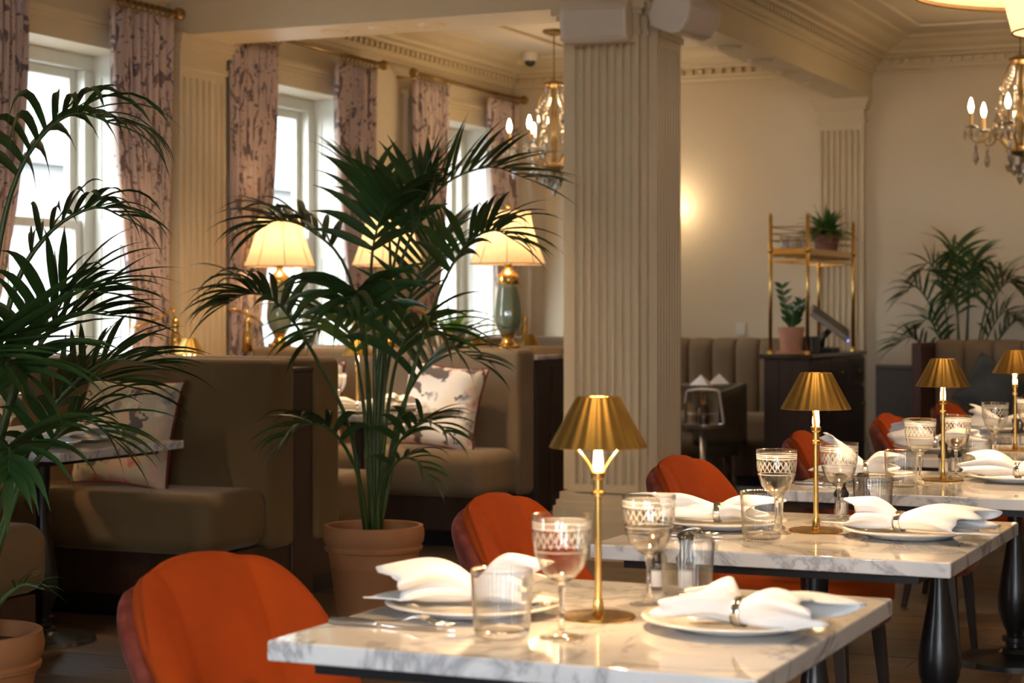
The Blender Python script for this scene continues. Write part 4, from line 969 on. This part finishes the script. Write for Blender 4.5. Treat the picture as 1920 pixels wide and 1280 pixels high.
MB().tube([(0, 0, 2.43), (0, 0, 3.19)], .008, 8).lathe([(0, 3.16), (.08, 3.18), (.08, 3.199)], 20).build('stem', brass_dk, pd, smooth=True)
for k in range(4):
    a = k*pi/2; light('pendant_light', 'POINT', (.33*cos(a), .33*sin(a), 2.60), 10, (1, .76, .48), .05, None, pd)
light('pendant_light', 'POINT', (0, 0, 2.37), 5, (1, .76, .48), .04, None, pd)
ws = thing('wall_lamp', 'small brass wall lamp glowing on the cream far wall right of the column', 'lamp', (-4.79, YF, 1.9))
MB().box(-.04, .04, -.02, 0, -.08, .08).build('backplate', brass, ws, bevel=.006); MB().tube([(0, -.01, 0), (0, -.10, -.02), (0, -.16, .02)], .006, 8).build('arm', brass, ws, smooth=True)
MB().lathe([(.05, 0), (.03, .09)], 24, (0, -.16, .03)).build('shade', shade_m, ws, smooth=True); MB().ball((0, -.16, .06), .014).build('bulb', bulb_m, ws, smooth=True)
light('lamp_light', 'POINT', (0, -.16, .12), 5, (1, .78, .5), .06, None, ws)

# ------------------------------------------------------------------ speakers, dome camera
def speaker(label, loc, rot):
    t = thing('speaker', label, 'speaker', loc, 0, 'white wall speakers'); t.rotation_euler = rot
    # half-round cabinet with bowed grille, long axis local x
    out = [(-.105, .0), (-.10, .13), (-.07, .175), (0, .19), (.07, .175), (.10, .13), (.105, 0), (.06, -.035), (-.06, -.035)]
    out = [(v, -u) for u, v in out]
    MB().prism(out, -.165, .165, lambda u, v, w: (w, -u, v)).build('cabinet', speaker_m, t, bevel=.014, seg=3)
    g = [(-.094, .132), (-.066, .178), (0, .194), (.066, .178), (.094, .132), (0, .14)]
    MB().prism([(a[1], -a[0]) for a in g], -.145, .145, lambda u, v, w: (w, -u, v)).build('grille', grille_m, t, bevel=.004)
    MB().box(-.02, .02, .03, .14, -.015, .015).build('bracket', speaker_m, t, bevel=.004)
    return t
s1 = speaker('white box speaker on the left face at the top of the column', (-3.49, 8.90, 2.70), (radians(12), 0, radians(12)))
s2 = dup(s1, (-3.17, 9.10, 2.76), 0, 'white box speaker tilted out at the right of the column top'); s2.rotation_euler = (radians(24), 0, radians(80))
t = thing('dome_camera', 'small white dome camera on the ceiling left of the chandelier', 'camera', (-5.75, 13.25, 3.2))
MB().lathe([(0, 0), (.055, 0), (.056, -.04), (.05, -.06), (.042, -.062), (0, -.06)], 28).build('housing', speaker_m, t, auto=True)
MB().lathe([(.042, -.06), (.04, -.08), (.028, -.098), (0, -.105)], 24).build('dome', plastic_b, t, smooth=True)

# ------------------------------------------------------------------ sideboard group before the far pilaster
sb = thing('sideboard', 'dark timber sideboard with small brass knobs before the far pilaster', 'sideboard', (-3.47, 12.94, 0))
MB().box(-.155, .155, -.72, .72, .08, .945).build('body', darkwood, sb, bevel=.004); MB().box(-.18, .18, -.75, .75, .945, .975).build('top', M('dark_stone', (.03, .022, .018), .12, c2=(.06, .045, .035), ns=9), sb, bevel=.006)
MB().box(-.14, .14, -.70, .70, 0, .08).build('plinth', black_m, sb)
for k in range(3): MB().box(-.15+k*.1, -.054+k*.1, -.729, -.72, .1, .935).build('end_board', darkwood, sb, bevel=.002)
for k in range(3):
    y = -.48+k*.48
    for z0, z1, nm in ((.74, .93, 'drawer'), (.10, .72, 'door')):
        o = MB().box(.155, .168, y-.225, y+.225, z0, z1).build(nm, darkwood, sb, bevel=.003)
        for i in range(9): pass
        m = MB()
        for i in range(11): m.box(.168, .172, y-.215+i*.0405, y-.19+i*.0405, z0+.015, z1-.015)
        m.build('reeding', darkwood, o)
        zk = .835 if nm == 'drawer' else .60
        MB().ball((.19, y+(.12 if nm == 'door' else 0), zk), .016, 12, 8).tube([(.168, y+(.12 if nm == 'door' else 0), zk), (.185, y+(.12 if nm == 'door' else 0), zk)], .006, 8).build('knob', brass_dk, o, smooth=True)
sh = thing('brass_shelf', 'tall open brass shelf stand on top of the sideboard', 'shelf', (-3.465, 12.86, .975))
for sx in (-1, 1):
    for sy in (-1, 1):
        m = MB().tube([(sx*.125, sy*.61, 0), (sx*.125, sy*.61, .90)], .0125, 10).ball((sx*.125, sy*.61, .912), .014, 10, 6).lathe([(.022, 0), (.022, .012), (.0125, .02)], 12, (sx*.125, sy*.61, 0)).lathe([(.0125, .665), (.02, .67), (.02, .70), (.0125, .705)], 12, (sx*.125, sy*.61, 0)); m.build('post', brass, sh, smooth=True)
MB().box(-.125, .125, -.61, .61, .675, .69).build('shelf_plate', brass, sh, bevel=.002)
m = MB()
for sx in (-1, 1): m.box(sx*.125-.006, sx*.125+.006, -.616, .616, .655, .695).box(sx*.125-.004, sx*.125+.004, -.61, .61, .605, .618)
for sy in (-1, 1): m.box(-.119, .119, sy*.61-.006, sy*.61+.006, .655, .695).box(-.121, .121, sy*.61-.004, sy*.61+.004, .605, .618)
m.build('shelf_frame', brass, sh)
for z in (.745, .79, .835):
    for sx in (-1, 1): MB().tube([(sx*.125, -.61, z), (sx*.125, .61, z)], .0035, 6).build('gallery_rail', brass_dk, sh, smooth=True)
    for sy in (-1, 1): MB().tube([(-.125, sy*.61, z), (.125, sy*.61, z)], .0035, 6).build('gallery_rail', brass_dk, sh, smooth=True)
for k in range(5):
    y = -.1+k*.05; MB().box(-.12, .12, -.55+k*.27, -.53+k*.27, .64, .655).build('shelf_bearer', brass_dk, sh)
JR = MB().lathe([(0, 0), (.028, 0), (.03, .003), (.03, .088), (.028, .088), (.0275, .006), (0, .006)], 24).mesh('glass_jar', clear)
wax = M('white_wax', (.85, .82, .76), .5, c2=(.82, .79, .73), ns=9)
WX = MB().lathe([(0, .007), (.027, .007), (.027, .075), (0, .076)], 20).mesh('candle', wax)
for k, (x, y) in enumerate(((-3.545, 12.42), (-3.48, 12.40), (-3.415, 12.43), (-3.50, 12.53))):
    o = shared('candle_jar', JR, 'clear glass jar with white candle on the brass shelf, ' + ('leftmost', 'front middle', 'right end by the post', 'rear one')[k], 'candle jar', (x, y, 1.6655), 0, 'candle jars on the brass shelf')
    c = bpy.data.objects.new('candle', WX); COL.objects.link(c); c.parent = o
zz = thing('potted_plant', 'glossy upright plant in a pink terracotta pot on the sideboard', 'plant', (-3.52, 12.50, .975)); pot(zz, .088, .175, terra2, False)
r_ = random.Random(8); MB().lathe([(0, 0), (.10, 0), (.10, .012), (.09, .016), (0, .016)], 28).build('saucer', terra2, zz, auto=True)
zleaf = M('zz_leaf', (.02, .085, .02), .2, c2=(.012, .06, .014), ns=9, spec=.7)
for k, (dx, dy, h) in enumerate(((-.06, 0, .30), (.07, .02, .19), (.02, -.03, .13))):
    pts = bez([(dx*.2, dy*.2, .16), (dx*.6, dy*.6, .16+h*.5), (dx*1.1, dy, .16+h)], 14); MB().tube(pts, [.007-.0003*i for i in range(14)], 6).build('stem', stem_m, zz, smooth=True)
    for i in range(2, 14, 2):
        p = pts[i]
        for sg in (-1, 1):
            a = r_.uniform(-.6, .6)+(pi if sg < 0 else 0); d = Vector((cos(a), sin(a)*.6, .8)); leaflet_mesh(p, d, Vector((0, -1, .4)).normalized(), .075, .036, .2, r_).build('leaf', zleaf, zz, smooth=True)
ps = thing('till_terminal', 'dark tilted till screen with a blue light on the sideboard', 'till', (-3.43, 13.08, .975))
MB().box(-.10, .06, -.12, .12, 0, .03).build('base', plastic_b, ps, bevel=.008); MB().tube([(-.04, 0, .02), (-.03, 0, .10), (.02, 0, .15)], .022, 10).build('arm', plastic_b, ps, smooth=True)
scr = MB().box(-.16, .16, -.13, .13, -.02, .02).build('screen_housing', M('grey_plastic', (.30, .27, .22), .45, c2=(.27, .24, .2), ns=6), ps, bevel=.008, loc=(.02, 0, .20), rot=(radians(14), radians(36), radians(22)))
MB().box(-.145, .145, -.115, .115, .02, .0215).build('screen', plastic_b, scr)
MB().ball((.16, -.10, -.008), .006, 8, 6).build('status_light', emit('blue_led', (.15, .18, 1), 14), scr)
MB().box(-.08, .08, -.1, .1, 0, .11).build('x', plastic_b).name = 'receipt_printer'
bp_ = bpy.data.objects['receipt_printer']; bp_.location = (-3.50, 12.78, .975); tag(bp_, 'black receipt printer between the pink pot and the till screen', 'printer')
mm = bp_.modifiers.new('bevel', 'BEVEL'); mm.width = .012; mm.segments = 3

# ------------------------------------------------------------------ far wall seating
def channel_bench(label, x0, x1, yb, n, d=.55, zs=.52, H=1.06, mat=taupe2, endp=False):
    t = thing('banquette', label, 'bench', (x0, yb, 0)); w = x1-x0; pw = w/n
    for i in range(n):
        m = MB(); nu, nv = 9, 12
        def fn(u, v, i=i):
            a = pi*u; x = pw*(i+.5)-cos(a)*pw*.5; o = .045+.05*sin(a)**.6
            if v < .8: z = .42+(H-.08-.42)*v/.8; y = -o
            else:
                b = (v-.8)/.2*pi/2; z = H-.08+.08*sin(b)*(.85+.15*sin(a)); y = -o*cos(b)-.0
            return (x, y-.01, z)
        m.grid(fn, nu, nv); m.build('channel', mat, t, smooth=True)
    MB().box(0, w, -.02, 0, .1, H-.01).build('back_board', darkwood, t)
    MB().box(0, w, -d, -.04, .30, zs).build('seat', mat, t, bevel=.07, seg=5); MB().box(.02, w-.02, -d+.06, -.02, .08, .30).build('base', darkwood, t); MB().box(.04, w-.04, -d+.12, -.02, 0, .08).build('plinth', black_m, t)
    if endp: MB().box(-.06, 0, -d+.05, .02, 0, H-.02).build('end_panel', M('plum_wood', (.075, .022, .02), .45, c2=(.05, .014, .013), ns=6, scale=(8, 8, 1)), t, bevel=.006)
    return t
channel_bench('taupe channelled banquette along the far wall right of the column', -5.35, -3.72, 13.70, 9)
channel_bench('taupe channelled banquette with plum wood end before the far right palm', -2.62, .4, 12.85, 16, H=1.07, endp=True)
cu = cushion('dark slate velvet cushion standing on its corner at the right banquette', (-2.27, 12.55, .53), (radians(-16), radians(32), radians(8)), .36, blue_gr, blue_gr, 4, .08)
cu.location = (-2.30, 12.52, .60)
ac = thing('armchair', 'dark olive tub armchair before the far channelled banquette', 'armchair', (-4.03, 12.35, 0), radians(205))
ac.location = (-3.93, 11.95, 0)
olive = M('dark_olive_hide', (.040, .031, .016), .55, c2=(.03, .022, .012), ns=6)
def afn(u, v, off):
    a = radians(-118+236*u); k = abs(2*u-1); top = .79-.07*min(1, k*1.35)**2; z = .40+(top-.40)*v; r = .235+off
    return (-r*cos(a)*1.0, r*sin(a), z)
m = MB(); m.grid(lambda u, v: afn(u, v, 0), 40, 8); m.build('tub_back', olive, ac, smooth=True, solid=.05)
MB().lathe([(0, .32), (.20, .32), (.215, .35), (.215, .42), (.19, .46), (0, .47)], 32).build('seat', olive, ac, auto=True)
for x, y in ((.14, .14), (.14, -.14), (-.14, .14), (-.14, -.14)): MB().tube([(x, y, .33), (x*1.2, y*1.2, 0)], [.02, .012], 8).build('leg', legwood, ac, smooth=True)
ft = thing('dining_table', 'small dark table with two folded napkins behind the tub armchair', 'table', (-4.25, 12.68, 0))
MB().box(-.24, .24, -.26, .26, .72, .75).build('tabletop', darkwood, ft, bevel=.005); MB().lathe([(0, 0), (.2, 0), (.2, .02), (.03, .04), (.03, .72), (0, .72)], 24).build('pedestal', black_m, ft, auto=True)
for k, (x, y) in enumerate(((-4.17, 12.55), (-4.12, 12.80))):
    t = thing('folded_napkin', ('white napkin folded to a point, nearer one behind the tub armchair', 'white napkin folded to a point, farther one behind the tub armchair')[k], 'napkin', (x, y, .75), .4*k, 'napkins folded to a point')
    MB().add([(-.07, -.05, 0), (.07, -.05, 0), (.07, .05, 0), (-.07, .05, 0), (0, 0, .075), (0, .01, .07)], [(3, 2, 1, 0), (0, 1, 4), (1, 2, 5, 4), (2, 3, 5), (3, 0, 4, 5)]).build('cloth', linen, t, bevel=.004)
st = thing('bottle_stand', 'slim grey stand with round tray right of the column foot', 'stand', (-3.775, 11.4, 0))
MB().tube([(0, 0, .01), (0, 0, .54)], .018, 12).build('pole', steel, st, smooth=True); MB().lathe([(0, .53), (.12, .53), (.125, .54), (.125, .555), (.118, .545), (0, .545)], 32).build('tray', steel, st, auto=True); MB().lathe([(0, 0), (.14, 0), (.14, .012), (.03, .02), (0, .02)], 32).build('foot', steel, st, auto=True)
bk = MB().lathe([(0, .0), (.095, .0), (.10, .004), (.10, .21), (.096, .21), (.095, .008), (0, .008)], 40).build('ice_bucket', clear, auto=True); bk.location = (-3.775, 11.4, .5455); tag(bk, 'clear acrylic ice bucket on the slim grey stand', 'bucket')
MB().tube([(.101*cos(2*pi*k/40), .101*sin(2*pi*k/40), .075) for k in range(41)], .0025, 5, False).build('band', silver, bk, smooth=True)
bo = thing('wine_bottle', 'wine bottle with gold foil neck standing in the clear ice bucket', 'bottle', (-3.775, 11.41, .5545))
MB().lathe([(0, 0), (.036, 0), (.037, .004), (.037, .09), (.016, .125), (0, .125)], 24).build('body', M('dark_red_glass', (.06, .012, .008), .1, c2=(.05, .01, .007), ns=4), bo, auto=True); MB().lathe([(.0, .12), (.017, .12), (.0145, .17), (.0155, .172), (.0155, .18), (0, .181)], 20).build('foil', brass, bo, auto=True)
nb = thing('draped_cloth', 'white cloth draped over the ice bucket on the slim stand', 'napkin', (-3.775, 11.4, .756))
def dfn(u, v):
    x = (u-.5)*.40; y = (v-.5)*.17; ax = abs(x)
    if ax < .095: X = x; z = .004+.012*(1-(x/.1)**2)
    else:
        o = ax-.095; ln = o if x > 0 else o*.35; X = (.098+ln*.28)*(1 if x > 0 else -1); z = -ln*1.95+.004
    return (X+.004*sin(30*v), y*(1 if ax < .1 else 1+.35*(ax-.1)/.1), z+.003*sin(22*v+9*u))
m = MB(); m.grid(dfn, 40, 18); m.build('drape', linen, nb, smooth=True, solid=.003)
nb.rotation_euler = (0, 0, radians(16))

sp_ = MB().box(-.038, .038, -.012, 0, -.046, .046).build('switch_plate', speaker_m, None, bevel=.006); sp_.location = (-4.27, YF, 1.125); tag(sp_, 'small white switch plate on the far wall above the banquette', 'switch')
